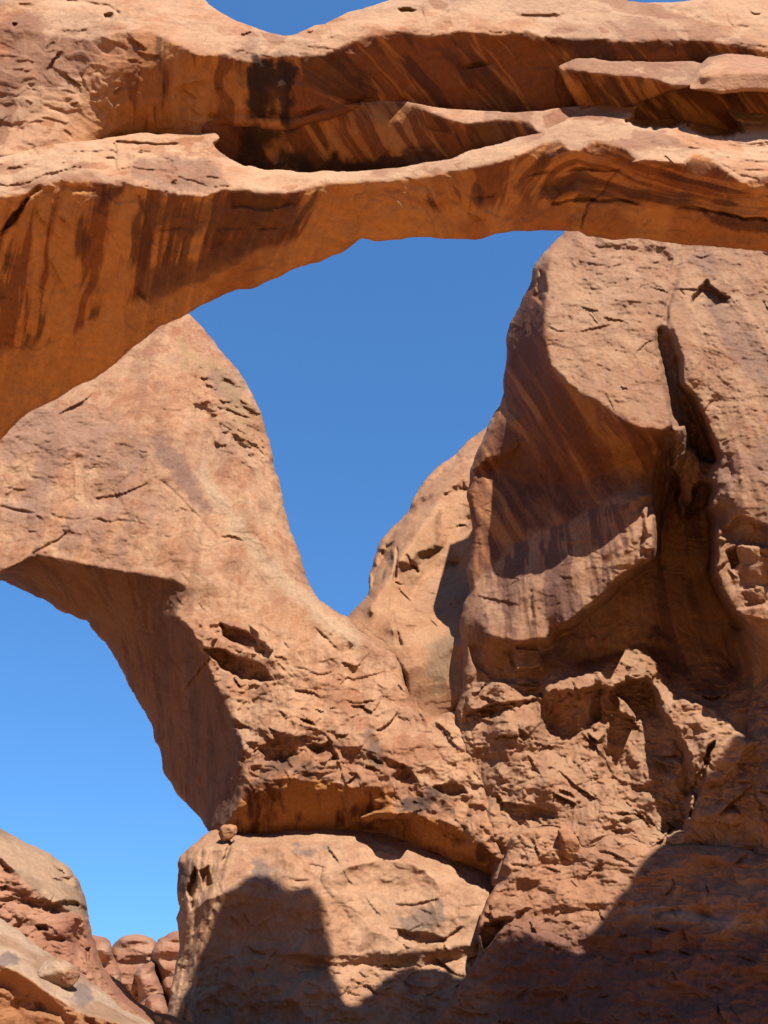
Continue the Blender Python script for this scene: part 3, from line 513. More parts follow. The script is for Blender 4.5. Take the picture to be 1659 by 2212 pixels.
# ---------------------------------------------------------------- right cliff
cliff_out = [(1250, 400), (1232, 480), (1215, 505), (1195, 524), (1170, 552), (1150, 578), (1145, 613), (1125, 653), (1102, 698), (1095, 728), (1092, 778), (1087, 808), (1090, 843), (1080, 878), (1060, 908), (1045, 938), (1032, 968), (1022, 1003), (1010, 1043), (1007, 1073), (1017, 1103), (1022, 1156), (1014, 1191), (1007, 1231), (1014, 1271), (1005, 1296), (994, 1331), (994, 1376), (1000, 1416), (996, 1486), (984, 1546), (988, 1586), (1000, 1646), (1022, 1720), (1042, 1775), (1064, 1850), (1060, 1920), (2300, 2060), (2300, 400)]
cliff_curves = [
    [(1232, 480, 37), (1170, 552, 36.4), (1150, 578, 37), (1145, 613, 37.6), (1125, 653, 38.5), (1095, 728, 40), (1090, 843, 41), (1060, 908, 41.5), (1022, 1003, 41.8), (1010, 1073, 42), (1020, 1120, 42), (1010, 1231, 42.2), (998, 1331, 42.2), (1000, 1416, 42.2), (1003, 1486, 42.4)],
    [(1250, 400, 37.5), (1420, 420, 37.5), (1480, 420, 36.5), (1700, 420, 36), (2300, 420, 33)],
    [(1192, 555, 35.2), (1182, 600, 34.6), (1174, 668, 34), (1177, 728, 33.6), (1192, 788, 33.3), (1230, 828, 33), (1265, 853, 32.9), (1310, 875, 32.8), (1335, 900, 32.8), (1380, 924, 32.8), (1430, 930, 33), (1448, 922, 33.2), (1437, 840, 33.6), (1424, 778, 33.8), (1411, 738, 34), (1420, 698, 34.2), (1434, 665, 34.5), (1455, 600, 35.5), (1470, 540, 36)],
    [(1300, 560, 35.2), (1400, 560, 35.6)], [(1300, 655, 34.0), (1420, 652, 34.2)],
    [(1424, 715, 34.8), (1420, 745, 35.0), (1433, 785, 35.1), (1445, 838, 35.1), (1459, 900, 35.6)], [(1446, 735, 34.8), (1452, 780, 35)],
    [(1478, 540, 36), (1474, 583, 35.2), (1458, 640, 34.6), (1446, 676, 33.8), (1464, 730, 33.2), (1476, 770, 33), (1478, 830, 33.2), (1500, 850, 33.9), (1525, 900, 33.8), (1545, 950, 33.8), (1560, 990, 33.9), (1544, 1030, 34.2), (1552, 1060, 34.3), (1538, 1095, 34.5)],
    [(1460, 775, 35.2), (1462, 830, 35.4), (1486, 868, 36), (1508, 915, 37), (1526, 960, 38.2), (1540, 992, 38.8), (1526, 1033, 39.2), (1532, 1064, 39.6), (1518, 1098, 40.2), (1532, 1142, 40.8), (1528, 1245, 41.4), (1556, 1312, 41.4), (1594, 1356, 41)],
    [(1560, 600, 34.4), (1580, 800, 33.6), (1600, 1000, 33.4), (1610, 1120, 33.5)], [(1700, 550, 34.4), (1720, 900, 33), (1700, 1150, 33)],
    [(1552, 1140, 34.6), (1548, 1240, 35), (1575, 1300, 35.2), (1612, 1340, 35.4), (1700, 1400, 35.4)],
    [(1060, 1010, 42), (1150, 1050, 40.6), (1250, 1040, 38.4), (1330, 1010, 37.0), (1400, 980, 36.2), (1440, 955, 36)],
    [(1040, 1180, 41.9), (1120, 1170, 40.8), (1250, 1140, 37.9), (1340, 1100, 36.4), (1400, 1070, 36)], [(1040, 1310, 41.2), (1150, 1290, 39.4), (1250, 1240, 37.7), (1340, 1180, 36.5), (1400, 1140, 36.1)],
    [(1025, 1330, 41.2), (1060, 1372, 40.2), (1110, 1386, 39.8), (1180, 1380, 39.5), (1190, 1356, 39.3), (1230, 1341, 38.2), (1280, 1301, 37.7), (1305, 1281, 37.4), (1330, 1251, 37), (1380, 1216, 36.6), (1408, 1201, 36.4), (1412, 1116, 36.3)],
    [(1060, 1398, 41.0), (1115, 1412, 41.8), (1190, 1400, 42.5), (1204, 1374, 42.6), (1240, 1358, 42.6), (1292, 1318, 42.6), (1318, 1298, 42.6), (1342, 1268, 42.6), (1390, 1234, 42.6), (1425, 1220, 42.4), (1430, 1120, 41), (1470, 1020, 39.2)],
    [(1100, 1488, 41.9), (1170, 1500, 42.0)],
    [(1180, 1492, 40.2), (1200, 1484, 40.4), (1240, 1464, 40.8), (1305, 1448, 40.8)], [(1176, 1505, 39.9), (1220, 1500, 40.1), (1260, 1488, 40.3), (1305, 1478, 40.5)],
    [(1180, 1570, 41.9), (1230, 1570, 41.6), (1290, 1560, 41.3)],
    [(1250, 1430, 42.6), (1330, 1410, 42.7), (1420, 1390, 42.7)],
    [(1500, 1250, 42.6), (1540, 1380, 42), (1590, 1440, 41.4)], [(1440, 1350, 42.6), (1460, 1440, 42.2)],
    [(1400, 1478, 40.7), (1480, 1502, 40.3), (1555, 1512, 40), (1600, 1502, 39.6), (1640, 1472, 39.2), (1720, 1450, 37)],
    [(990, 1560, 43.0), (1012, 1560, 42.7), (1034, 1560, 42.1), (1100, 1545, 41.3), (1160, 1590, 41)], [(1004, 1650, 43.0), (1030, 1650, 42.4), (1050, 1650, 41.9)], [(1028, 1720, 42.8), (1052, 1720, 42.2), (1074, 1720, 41.5), (1150, 1700, 40.6), (1260, 1680, 40.4), (1350, 1640, 40.6)],
    [(1430, 1580, 39.4), (1500, 1560, 39.4), (1600, 1620, 38.8), (1720, 1650, 37)], [(1085, 1910, 41), (1259, 1830, 40.2), (1459, 1850, 39.8), (1659, 1880, 38.8), (2300, 2000, 36)],
    [(2300, 700, 31), (2300, 1300, 32), (2300, 1800, 34)]]
def cliff_relief(P, x, y):
    low = sstep(1380, 1520, y + 30 * noise2(x, y, 90)); fc, gap = facets(P / np.array([2.7, 2.7, 3.2]), 1.5); f2 = facets(P / .75 + 5, 1.2)[0]
    top = sstep(1000, 800, y)
    r = .32 * fbm(P / 5, 3) + .10 * fbm(P / 1.6, 4) + .14 * flakes(P, np.array([2.4, 2.4, 1.6]))[0] + .06 * flakes(P, .8, 3, 8)[0] + .02 * fbm(P / .5, 3)
    fl = fbm(np.stack([P[:, 0] / .9, P[:, 1] / .9, P[:, 2] / 8], -1), 3)
    return r + .22 * fl * (1 - low) + low * (.85 * fc + .12 * f2 + .3 * flakes(P, 1.6, 3, 3)[0] + .25 * flakes(P, np.array([3, 3, 1.2]), 3, 4)[0] + .3 * fl) + .10 * top * flakes(P, .8, 3, 8)[0] + (.2 * fc + .1 * f2) * top
def cliff_paint(P, x, y, g, used):
    c = wall_paint(P, x, y, .38); c = mix(c, [.42, .225, .13], .45)
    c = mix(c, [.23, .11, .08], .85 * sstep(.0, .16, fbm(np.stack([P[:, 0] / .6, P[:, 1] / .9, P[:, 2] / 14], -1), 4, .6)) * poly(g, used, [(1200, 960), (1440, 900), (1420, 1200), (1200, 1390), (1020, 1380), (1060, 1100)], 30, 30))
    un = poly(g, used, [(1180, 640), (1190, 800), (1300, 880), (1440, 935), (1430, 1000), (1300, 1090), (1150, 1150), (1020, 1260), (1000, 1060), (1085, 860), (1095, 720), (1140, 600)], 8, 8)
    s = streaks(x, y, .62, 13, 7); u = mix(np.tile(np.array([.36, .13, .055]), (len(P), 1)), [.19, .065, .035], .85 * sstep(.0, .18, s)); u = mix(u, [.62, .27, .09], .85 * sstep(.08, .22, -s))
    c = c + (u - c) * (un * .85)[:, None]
    al = poly(g, used, [(1420, 980), (1520, 1106), (1550, 1250), (1610, 1340), (1630, 1471), (1555, 1508), (1400, 1465), (1420, 1200)], 12, 10)
    vs = fbm(np.stack([P[:, 0] / .55, P[:, 1] / 1.5, P[:, 2] / 16], -1), 4, .6); c = mix(c, mix(np.tile(np.array([.42, .19, .085]), (len(P), 1)), [.20, .08, .05], sstep(-.05, .15, vs)), .75 * al)
    c = mix(c, [.27, .15, .115], .55 * sstep(.05, .3, fbm(P / np.array([2, 2, 5]) + 5, 4)) * sstep(1400, 1480, x) * sstep(1200, 1000, y))
    return c
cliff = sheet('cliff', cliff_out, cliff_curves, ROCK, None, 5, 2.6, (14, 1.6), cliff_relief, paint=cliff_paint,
    nicks=[([(1170, 560), (1220, 510), (1700, 540), (1700, 1330), (1560, 1290), (1540, 1080), (1430, 920), (1200, 800)], 120, .17, 36, 3), ([(1000, 1290), (1400, 1080), (1400, 1200), (1180, 1370), (1000, 1390)], 45, .12, 30, 8), ([(1420, 1000), (1520, 1100), (1610, 1340), (1560, 1500), (1200, 1480), (1430, 1220)], 60, .3, 40, 19), ([(1090, 700), (1180, 640), (1430, 930), (1250, 1050), (1020, 1200), (1010, 1050)], 60, .15, 40, 20), ([(1005, 1480), (1300, 1470), (1700, 1480), (1700, 1850), (1080, 1850)], 150, .36, 44, 4)],
    broken=[([(1000, 1480), (1180, 1500), (1300, 1560), (1400, 1500), (1700, 1500), (1700, 1850), (1060, 1850), (1010, 1600)], .42, 20), ([(1240, 500), (1470, 500), (1440, 650), (1240, 660)], .5, 20), ([(1440, 900), (1500, 900), (1550, 1000), (1545, 1060), (1470, 1150), (1440, 1050)], .8, 12), ([(1360, 1090), (1425, 1070), (1430, 1220), (1300, 1300), (1340, 1200)], .4, 12), ([(1470, 820), (1530, 850), (1590, 1000), (1590, 1120), (1520, 1120), (1500, 950)], .6, 14), ([(1280, 1380), (1440, 1370), (1440, 1480), (1280, 1470)], .8, 14), ([(1560, 1130), (1700, 1100), (1700, 1360), (1600, 1330)], .6, 16), ([(1460, 550), (1700, 550), (1700, 1100), (1560, 1080)], .22, 20), ([(1180, 660), (1430, 660), (1430, 920), (1200, 800)], .22, 16)],
    carve=[([(1452, 925), (1480, 918), (1492, 960), (1512, 985), (1545, 1002), (1540, 1040), (1505, 1058), (1488, 1100), (1470, 1135), (1458, 1060)], -2.2, 10), ([(1385, 1100), (1415, 1085), (1420, 1150), (1412, 1210), (1370, 1222), (1392, 1170)], -.6, 7), ([(1030, 960), (1060, 910), (1095, 880), (1125, 900), (1130, 960), (1090, 1000), (1030, 1010)], -.8, 26), ([(1494, 650), (1504, 620), (1525, 608), (1575, 643), (1570, 655), (1530, 673), (1507, 682)], 1.1, 6), ([(1165, 580), (1180, 590), (1185, 630), (1172, 665), (1150, 640)], .8, 6),
           ([(1250, 545), (1330, 530), (1440, 540), (1460, 560), (1430, 640), (1380, 630), (1300, 655), (1250, 640), (1240, 600)], .35, 10),
           ([(1170, 1500), (1290, 1480), (1300, 1560), (1230, 1600), (1190, 1595), (1165, 1550)], .8, 9),
           ([(1290, 1490), (1400, 1470), (1430, 1530), (1480, 1620), (1500, 1700), (1480, 1800), (1400, 1800), (1340, 1740), (1290, 1660), (1300, 1590), (1270, 1540)], 1.5, 13),
           ([(1430, 1540), (1480, 1510), (1540, 1530), (1600, 1580), (1640, 1600), (1560, 1690), (1510, 1700), (1480, 1620)], -.8, 9),
           ([(1530, 1610), (1545, 1600), (1530, 1650), (1505, 1740), (1490, 1770), (1500, 1690)], .9, 5), ([(1330, 1500), (1350, 1510), (1370, 1550), (1340, 1540)], -1.3, 5), ([(1350, 1460), (1400, 1440), (1425, 1450), (1400, 1475)], -.8, 5),
           ([(1140, 1480), (1060, 1470), (1020, 1430), (1010, 1390), (1040, 1400), (1090, 1420)], .3, 6), ([(1120, 1575), (1140, 1590), (1130, 1610)], .4, 4),
           ([(1080, 1475), (1140, 1470), (1170, 1480), (1170, 1510), (1010, 1540), (1010, 1490)], -.4, 8), ([(1115, 1400), (1165, 1400), (1165, 1440), (1110, 1450)], -1.0, 7), ([(1550, 1160), (1590, 1110), (1659, 1130), (1659, 1180), (1600, 1180)], .6, 8),
           ([(1570, 1190), (1590, 1180), (1600, 1215), (1580, 1230)], .7, 5), ([(1390, 1190), (1412, 1185), (1412, 1205), (1390, 1205)], .6, 3), ([(1580, 1320), (1650, 1310), (1700, 1340), (1640, 1345)], -.5, 5)],
    cracks=[([(1003, 1490), (1008, 1548), (1022, 1600), (1030, 1650), (1050, 1720)], 2.6, .22), ([(1012, 1546), (1060, 1525), (1120, 1520), (1170, 1508)], 4, .45), ([(1180, 1000), (1180, 1070)], 5, .1), ([(1150, 1280), (1150, 1340)], 4, .25), ([(1475, 583), (1440, 660), (1438, 700)], 5, .5),
            ([(1490, 905), (1600, 890)], 3, .12), ([(1280, 680), (1300, 700), (1380, 660)], 4, .1), ([(1620, 1500), (1600, 1560), (1620, 1600)], 5, .4)])
tag(cliff, 'tall rust brown cliff at right with an overhanging prow and streaked alcoves', 'cliff')

# ---------------------------------------------------------------- slope below the cliff
slope_out = [(1075, 1905), (1088, 1850), (1105, 1806), (1130, 1790), (1180, 1783), (1259, 1793), (1340, 1808), (1459, 1824), (1560, 1826), (1659, 1848), (2300, 2000), (2300, 2330), (880, 2330), (930, 2215), (985, 2140), (1022, 2085), (1034, 2050), (1030, 2005), (1050, 1945)]
def slope_relief(P, x, y):
    fc, gap = facets(P / np.array([1.5, 1.5, .9]), 1.3)
    return .35 * fbm(P / 3.5, 3) + .45 * fc + .22 * facets(P / .6, 1.2)[0] + .3 * flakes(P, np.array([3, 3, .8]), 4, 4)[0] + .15 * flakes(P, .8, 3, 3)[0] + .05 * fbm(P / .4, 3)
def slope_paint(P, x, y, g, used):
    c = mix(wall_paint(P, x, y, .05), [.46, .225, .125], .4)
    c = mix(c, [.25, .115, .08], .85 * sstep(1960, 2030, y + 25 * noise2(x, y, 70)) * sstep(1020, 1120, x))  # shade put into the colour: lower slope painted darker than the rock above
    return mix(c, [.50, .36, .28], .7 * poly(g, used, [(1330, 1962), (1380, 1955), (1450, 1960), (1550, 1975), (1659, 1990), (1700, 2010), (1560, 2003), (1480, 1988), (1390, 1978)], 6, 8))
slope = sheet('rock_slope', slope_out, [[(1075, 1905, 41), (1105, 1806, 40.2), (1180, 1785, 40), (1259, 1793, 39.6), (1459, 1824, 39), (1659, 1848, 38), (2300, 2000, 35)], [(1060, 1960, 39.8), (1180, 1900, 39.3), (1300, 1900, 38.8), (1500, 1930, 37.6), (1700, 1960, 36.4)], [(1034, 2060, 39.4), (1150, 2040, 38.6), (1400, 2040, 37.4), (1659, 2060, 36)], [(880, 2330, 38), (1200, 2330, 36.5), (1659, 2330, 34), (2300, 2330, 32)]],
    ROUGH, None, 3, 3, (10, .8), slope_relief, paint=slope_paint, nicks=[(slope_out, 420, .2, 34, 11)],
    carve=[([(1045, 1990), (1090, 1990), (1080, 2010), (1045, 2060), (1035, 2020)], .9, 6), ([(1060, 1955), (1110, 1935), (1150, 1960), (1100, 1985), (1060, 1990)], -.5, 6)], cracks=[([(1340, 1952), (1420, 1972), (1480, 1962), (1560, 1990), (1640, 1984), (1700, 2006)], 6, .2)])
tag(slope, 'broken reddish rock slope in shadow at the foot of the right cliff', 'rock slope')

# ---------------------------------------------------------------- pedestal
ped_out = [(452, 1797), (480, 1786), (540, 1792), (600, 1790), (700, 1780), (860, 1785), (960, 1835), (1070, 1880), (1105, 1950), (1070, 2060), (1060, 2330), (330, 2330), (352, 2215), (362, 2185), (370, 2139), (378, 2095), (390, 2050), (385, 2024), (380, 1984), (390, 1959), (382, 1924), (385, 1889), (382, 1864), (395, 1844), (420, 1821)]
def ped_relief(P, x, y):
    fc, gap = facets(P / np.array([2.8, 2.8, 2.2]), 1.0); low = sstep(2030, 2100, y)
    sd_ = fbm(np.stack([P[:, 0] / .55, P[:, 1] / .8, P[:, 2] / 3], -1), 3) * sstep(500, 440, x)
    return .28 * fbm(P / 4, 3) + .75 * fc + .10 * fbm(P / 1.4, 4) + .16 * flakes(P, 1.8)[0] + .02 * fbm(P / .45, 3) + .12 * facets(P / .8 + 3, 1.1)[0] + low * (.25 * flakes(P, np.array([2, 2, .7]), 4)[0] + .3 * facets(P / .7, 1.2)[0]) + .4 * sd_
def ped_paint(P, x, y, g, used):
    c = mix(wall_paint(P, x, y, .12), CREAM, .3)
    c = mix(c, [.26, .175, .15], .8 * poly(g, used, [(540, 1850), (580, 1840), (640, 1825), (700, 1822), (710, 1850), (650, 1875), (610, 1895), (590, 1940), (560, 1900)], 7, 16) * sstep(-.2, .15, fbm(P / 1, 5)))
    c = mix(c, [.20, .14, .11], .7 * poly(g, used, [(865, 1990), (900, 1960), (960, 1950), (970, 1990), (940, 2010), (880, 2020)], 10, 14))
    return mix(c, [.20, .12, .10], .75 * poly(g, used, [(378, 1860), (415, 1850), (415, 1900), (400, 1930), (385, 1920)], 6, 8))
ped = sheet('pedestal_rock', ped_out, [[(430, 1812, 44.2), (480, 1788, 45), (600, 1786, 45.6), (700, 1782, 45.6), (860, 1788, 45.2), (960, 1838, 44.6), (1080, 1895, 44)], [(440, 1836, 42.9), (500, 1830, 42.4), (600, 1830, 42.2), (720, 1826, 42.2), (830, 1842, 42.2), (900, 1872, 42.2), (1000, 1915, 42), (1090, 1950, 42)],
    [(385, 1889, 44.2), (384, 1960, 44.4), (385, 2040, 44.2), (370, 2139, 43.6), (345, 2250, 43)], [(490, 1870, 42.1), (474, 1932, 42.1), (452, 1997, 42.1), (440, 2060, 42), (425, 2180, 41.6)], [(600, 1960, 41.5), (750, 1960, 41.3), (900, 1980, 41.2), (1040, 1990, 41.4)],
    [(600, 2060, 41.2), (750, 2062, 40.9), (880, 2058, 40.9), (1030, 2040, 41)], [(600, 2085, 41.6), (750, 2085, 41.5), (900, 2084, 41.6), (1020, 2066, 41.6)], [(600, 2130, 41), (780, 2120, 40.9), (900, 2130, 40.6), (1020, 2100, 41)], [(345, 2330, 42), (600, 2330, 40), (1060, 2330, 39)]],
    ROCK, None, 4, 3, (14, 1.0), ped_relief, paint=ped_paint, nicks=[([(400, 1830), (1090, 1830), (1070, 2100), (380, 2100)], 60, .18, 48, 12), ([(720, 2070), (1040, 2060), (1040, 2160), (720, 2160)], 60, .25, 30, 13)], carve=[([(405, 1925), (420, 1870), (428, 1880), (420, 1960), (412, 1975)], .7, 5), ([(430, 1880), (450, 1870), (455, 1910), (440, 1925)], .5, 5), ([(860, 2010), (920, 2015), (960, 2030), (900, 2045), (860, 2030)], .5, 5), ([(860, 1795), (866, 1800), (870, 1818), (862, 1815)], .6, 3)],
    cracks=[([(500, 1815), (480, 1870), (470, 1930)], 4, .4), ([(700, 1850), (690, 1900), (720, 1950)], 4, .12), ([(990, 1940), (985, 1990)], 3, .15)])
tag(ped, 'massive pale buff pedestal block under the rear arch with dark varnish patches on its face', 'pedestal rock')

# ---------------------------------------------------------------- left butte and the ledge in front of it
but_out = [(-350, 1700), (-120, 1760), (0, 1791), (35, 1808), (75, 1829), (110, 1844), (145, 1869), (165, 1894), (182, 1929), (191, 1959), (186, 1972), (192, 1994), (200, 2019), (212, 2054), (222, 2089), (240, 2114), (270, 2149), (300, 2174), (330, 2200), (420, 2330), (-350, 2330)]
def but_relief(P, x, y):
    cap_ = sstep(15, -5, y - np.interp(x, [0, 40, 110, 190], [1850, 1890, 1950, 1975])); fc, gap = facets(P / np.array([.6, .6, .36]), 1.4)
    return .22 * fbm(P / 2.4, 3) + .05 * fbm(P / .6, 4) + .12 * facets(P / 1.1, 1.2)[0] + (1 - cap_) * (-.30 * fc + .14 * 1.8 * flakes(P, np.array([1, 1, .35]), 4)[0] + .08 * facets(P / .3, 1.2)[0]) + .14 * cap_ + .02 * fbm(P / .22, 3)
def but_paint(P, x, y, g, used):
    cap_ = sstep(15, -5, y - np.interp(x, [0, 40, 110, 190], [1850, 1890, 1950, 1975]))
    c = mix(np.tile(np.array([.56, .27, .16]), (len(P), 1)), [.44, .19, .11], sstep(-.1, .3, fbm(P / 1.2, 5))); k = mix(np.tile(np.array([.55, .34, .21]), (len(P), 1)), [.40, .25, .16], sstep(0, .3, fbm(P / 1.3, 5)))
    return c + (k - c) * cap_[:, None]
but = sheet('butte', but_out, [[(-350, 1700, 22), (0, 1791, 24), (110, 1844, 24.4), (191, 1959, 24.4), (200, 2019, 24.2), (240, 2114, 24), (330, 2200, 24)], [(-350, 1850, 21), (0, 1860, 22.6), (90, 1920, 22.6), (170, 1985, 22.8)], [(-350, 2000, 20.6), (0, 1960, 22.4), (120, 2030, 22.5), (200, 2110, 22.6)], [(-350, 2330, 19), (0, 2330, 20), (200, 2330, 21), (400, 2330, 22)]],
    ROUGH, None, 3, 2.5, (16, 1.2), but_relief, paint=but_paint, nicks=[(but_out, 160, .12, 26, 14)], carve=[([(100, 1958), (140, 1940), (192, 1965), (190, 1985), (150, 1975), (110, 1972)], .5, 5), ([(185, 2050), (196, 2045), (192, 2080), (186, 2075)], .4, 3), ([(75, 1998), (100, 1996), (105, 2010), (80, 2010)], .25, 4)])
tag(but, 'crumbly red butte with a smooth pale rounded cap at the lower left', 'butte')
led_out = [(-350, 1860), (-100, 1930), (0, 1982), (44, 2011), (88, 2047), (132, 2073), (161, 2090), (190, 2117), (234, 2149), (264, 2178), (331, 2211), (420, 2330), (-350, 2330)]
led_brink = fx([(-350, 1990), (0, 2084), (35, 2097), (73, 2120), (103, 2146), (132, 2161), (164, 2185), (188, 2194), (225, 2200), (331, 2240), (420, 2330)])
def led_paint(P, x, y, g, used):
    c = mix(np.tile(np.array([.60, .40, .26]), (len(P), 1)), [.44, .25, .15], sstep(-.1, .35, fbm(P / .9, 5)))
    c = mix(c, [.27, .185, .16], .85 * poly(g, used, [(0, 2060), (20, 2052), (44, 2070), (40, 2085), (10, 2086), (-20, 2080)], 4, 7)); c = mix(c, [.28, .2, .17], .8 * poly(g, used, [(150, 2130), (180, 2120), (195, 2150), (190, 2175), (160, 2160)], 5, 10))
    return mix(c, [.46, .20, .09], sstep(-3, 5, y - led_brink(x)))
xs = run(-350, 400, 12); b_ = line(xs, led_brink, 15.6); top_ = np.array([(-350, 1860, 16.6)] + [(a, b, 17.0) for a, b in led_out[1:11]], float)
low = beyond(b_, lambda x: led_brink(x) + 38, .7)
led = sheet('rock_ledge', led_out, [top_, b_, low, [(-350, 2330, 15.6), (100, 2250, 16.0), (420, 2330, 16.2)], [(40, 2190, 15.9), (100, 2196, 15.7), (180, 2215, 15.8)]], ROCK, None, 2, 2, (10, .4),
    lambda P, x, y: .08 * fbm(P / 1.2, 3) + .08 * flakes(P, .8)[0] + .06 * facets(P / .5, 1.1)[0] + .02 * fbm(P / .25, 3), paint=led_paint, broken=[([(20, 2150), (240, 2220), (240, 2260), (-50, 2260), (-50, 2140)], .5, 8)])
tag(led, 'pale cream topped ledge with an orange shaded underside in the bottom left corner', 'rock ledge')

# ---------------------------------------------------------------- shaded mound and the distant domes
mound = sheet('mound', [(225, 2100), (246, 2112), (265, 2124), (281, 2143), (293, 2162), (311, 2172), (340, 2187), (366, 2192), (404, 2205), (450, 2240), (480, 2330), (200, 2330)], [[(225, 2100, 36), (293, 2162, 36), (366, 2192, 37), (450, 2240, 38)], [(200, 2330, 33), (480, 2330, 35)]], ROUGH, None, 3, 2, (8, .6),
    lambda P, x, y: .2 * fbm(P / 2, 4), paint=lambda P, x, y, g, used: mix(np.tile(RED, (len(P), 1)), TAN, .4 + fbm(P / 2, 4)))
tag(mound, 'low dark rocky mound in the gap between the butte and the pedestal block', 'mound')
def far_relief(P, x, y): return 1.0 * fbm(P / 6, 4) + .35 * np.sin(P[:, 2] * 1.9 + 3 * fbm(P / 9, 3)) + 1.6 * facets(P / np.array([5, 5, 3]), 1.2)[0] + .4 * flakes(P, np.array([4, 4, 1.2]), 3)[0]
def far_paint(P, x, y, g, used):
    s = np.sin(P[:, 2] * 2.4 + 3 * fbm(P / 14, 3)); c = mix(np.tile(np.array([.50, .245, .145]), (len(P), 1)), [.40, .175, .105], .5 + .5 * s); return mix(c, [.55, .32, .2], .5 * sstep(.1, .3, fbm(P / 6, 4)))
for lab, Y, out in (('narrow flat topped dome half hidden behind the red butte', 190, [(195, 2018), (211, 2021), (229, 2025), (239, 2032), (241, 2041), (240, 2052), (262, 2100), (262, 2140), (195, 2140)]),
                    ('broad banded dome with a rounded top in the gap below the sky', 196, [(239, 2047), (249, 2035), (264, 2023), (284, 2018), (311, 2019), (328, 2026), (337, 2032), (342, 2050), (352, 2110), (352, 2200), (234, 2200), (234, 2099), (242, 2082), (238, 2063)]),
                    ('leaning rounded knob in front of the broad banded dome', 186, [(327, 2073), (337, 2079), (334, 2099), (345, 2120), (357, 2146), (345, 2160), (330, 2210), (296, 2210), (299, 2134), (289, 2105), (299, 2090), (319, 2079)]),
                    ('lumpy dome touching the left edge of the pedestal block', 190, [(337, 2038), (341, 2026), (356, 2023), (360, 2016), (378, 2010), (393, 2013), (430, 2030), (430, 2200), (363, 2200), (346, 2120), (337, 2085), (328, 2073), (325, 2061)]),
                    ('small sunlit block at the foot of the leaning knob', 178, [(314, 2157), (322, 2148), (340, 2146), (355, 2148), (358, 2161), (366, 2193), (366, 2240), (316, 2240)])):
    yc = np.mean([p[1] for p in out[:8]]); xc = np.mean([p[0] for p in out]); cx = [p[0] for p in out]
    d = sheet('sandstone_dome', out, [[(min(cx), yc, Y), (xc, yc, Y - 3), (max(cx), yc, Y)], [(min(cx), yc + 90, Y - 2), (max(cx), yc + 90, Y - 2)], [(xc, min(p[1] for p in out), Y + 2)]], FAR, None, 8, 1.0, (16, 5), far_relief, paint=far_paint, step=1.6)
    tag(d, lab, 'rock dome', 'far domes in the gap')

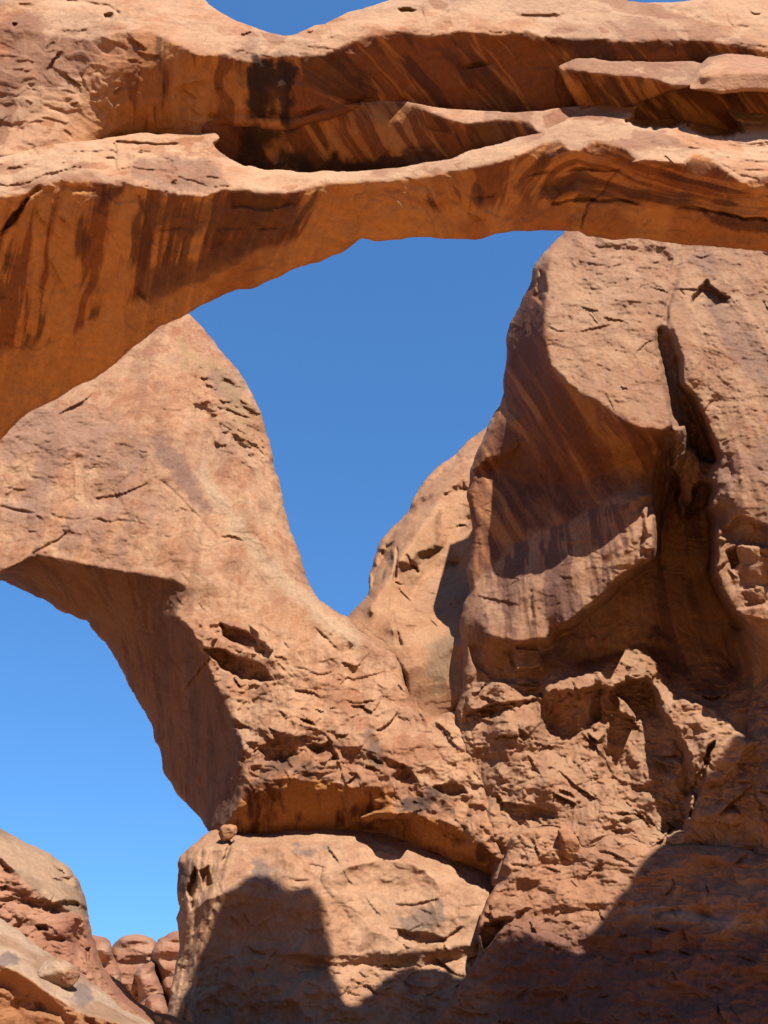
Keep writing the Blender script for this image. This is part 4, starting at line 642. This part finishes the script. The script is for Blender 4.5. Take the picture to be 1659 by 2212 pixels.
# ---------------------------------------------------------------- loose boulders
def boulder(x, y, Y, sx, sy, seed, label, col, tilt=0):
    n = 60; u = np.linspace(0, 2 * np.pi, 2 * n, endpoint=False); v = np.linspace(.02, np.pi - .02, n)
    U, V = np.meshgrid(u, v); D = np.stack([np.cos(U) * np.sin(V), np.sin(U) * np.sin(V), np.cos(V)], -1).reshape(-1, 3)
    rs = np.random.RandomState(seed); N_ = rs.randn(15, 3); N_ /= np.linalg.norm(N_, axis=1)[:, None]; h = rs.uniform(.62, 1.0, 15)
    a = D @ N_.T; r = (np.where(a > .15, h / np.maximum(a, .15), 9.0) ** -14).sum(1) ** (-1 / 14)     # a block cut by planes, edges worn
    q = D * np.minimum(r, 1.35)[:, None]; q = q * (1 + .10 * facets(q * 2.2 + seed, 1.1)[0] + .05 * fbm(q * 4 + seed, 3))[:, None]
    q = q * np.array([sx, .9 * sx, sy]); c_, s_ = math.cos(tilt), math.sin(tilt); q = np.stack([q[:, 0] * c_ - q[:, 2] * s_, q[:, 1], q[:, 0] * s_ + q[:, 2] * c_], -1)
    i = np.arange(2 * n * n).reshape(n, 2 * n); j = np.roll(i, -1, 1); f = np.stack([i[:-1], i[1:], j[1:], j[:-1]], -1).reshape(-1, 4)
    c = mix(np.tile(np.asarray(col, float), (len(q), 1)), RED, .5 * sstep(0, .3, fbm(q / .6 + seed, 4)))
    o = mesh_object('boulder', q, f, c, ROCK, None, [list(i[0]), list(i[-1][::-1])]); o.location = place(x, y, Y); return tag(o, label, 'boulder')
boulder(1228, 1815, 39.5, .5, .8, 23, 'upright weathered boulder at the top of the slope below the cliff', TAN, .5)
boulder(490, 1797, 43.0, .55, .42, 8, 'small boulder wedged where the rear arch meets the pedestal block', TAN)
boulder(114, 2109, 16.1, .30, .22, 31, 'rounded cream boulder sitting on the pale ledge', [.60, .40, .26])
boulder(150, 2112, 16.0, .2, .15, 15, 'flat tan slab beside the cream boulder on the pale ledge', [.52, .31, .19])

# ---------------------------------------------------------------- added fin behind the viewer, unseen, there to cut the sky fill
fin = []
def sky_block_wall():
    nx, nz = 240, 70; X, Zt = np.meshgrid(np.linspace(-110, 120, nx), np.linspace(0, 1, nz)); top = 20 + 6 * noise2(X, X * 0, 24) + 3 * noise2(X, X * 0, 7, 3)
    Z = Zt * top - 1; Yf = -32 - 5 * Zt ** 2 + 4 * noise2(X, Z, 17) + 1.5 * noise2(X, Z, 5, 6); P = np.stack([X, Yf, Z], -1).reshape(-1, 3)
    Bk = P.copy(); Bk[:, 1] = -56 + 4 * Zt.ravel() ** 2; V = np.concatenate([P, Bk]); i = np.arange(nx * nz).reshape(nz, nx); j = i + nx * nz
    q = lambda a, b, c, d: np.stack([a, b, c, d], -1).reshape(-1, 4)
    f = np.concatenate([q(i[:-1, 1:], i[:-1, :-1], i[1:, :-1], i[1:, 1:]), q(j[:-1, :-1], j[:-1, 1:], j[1:, 1:], j[1:, :-1]), q(i[-1, 1:], i[-1, :-1], j[-1, :-1], j[-1, 1:]),
        q(i[:-1, 0], j[:-1, 0], j[1:, 0], i[1:, 0]), q(j[:-1, -1], i[:-1, -1], i[1:, -1], j[1:, -1])])
    o = mesh_object('sky_block_fin', V, f, wall_paint(V, V[:, 0], V[:, 2]), ROCK); tag(o, 'added unseen sandstone fin behind the viewer that cuts the sky fill', 'added rock fin')
sky_block_wall()
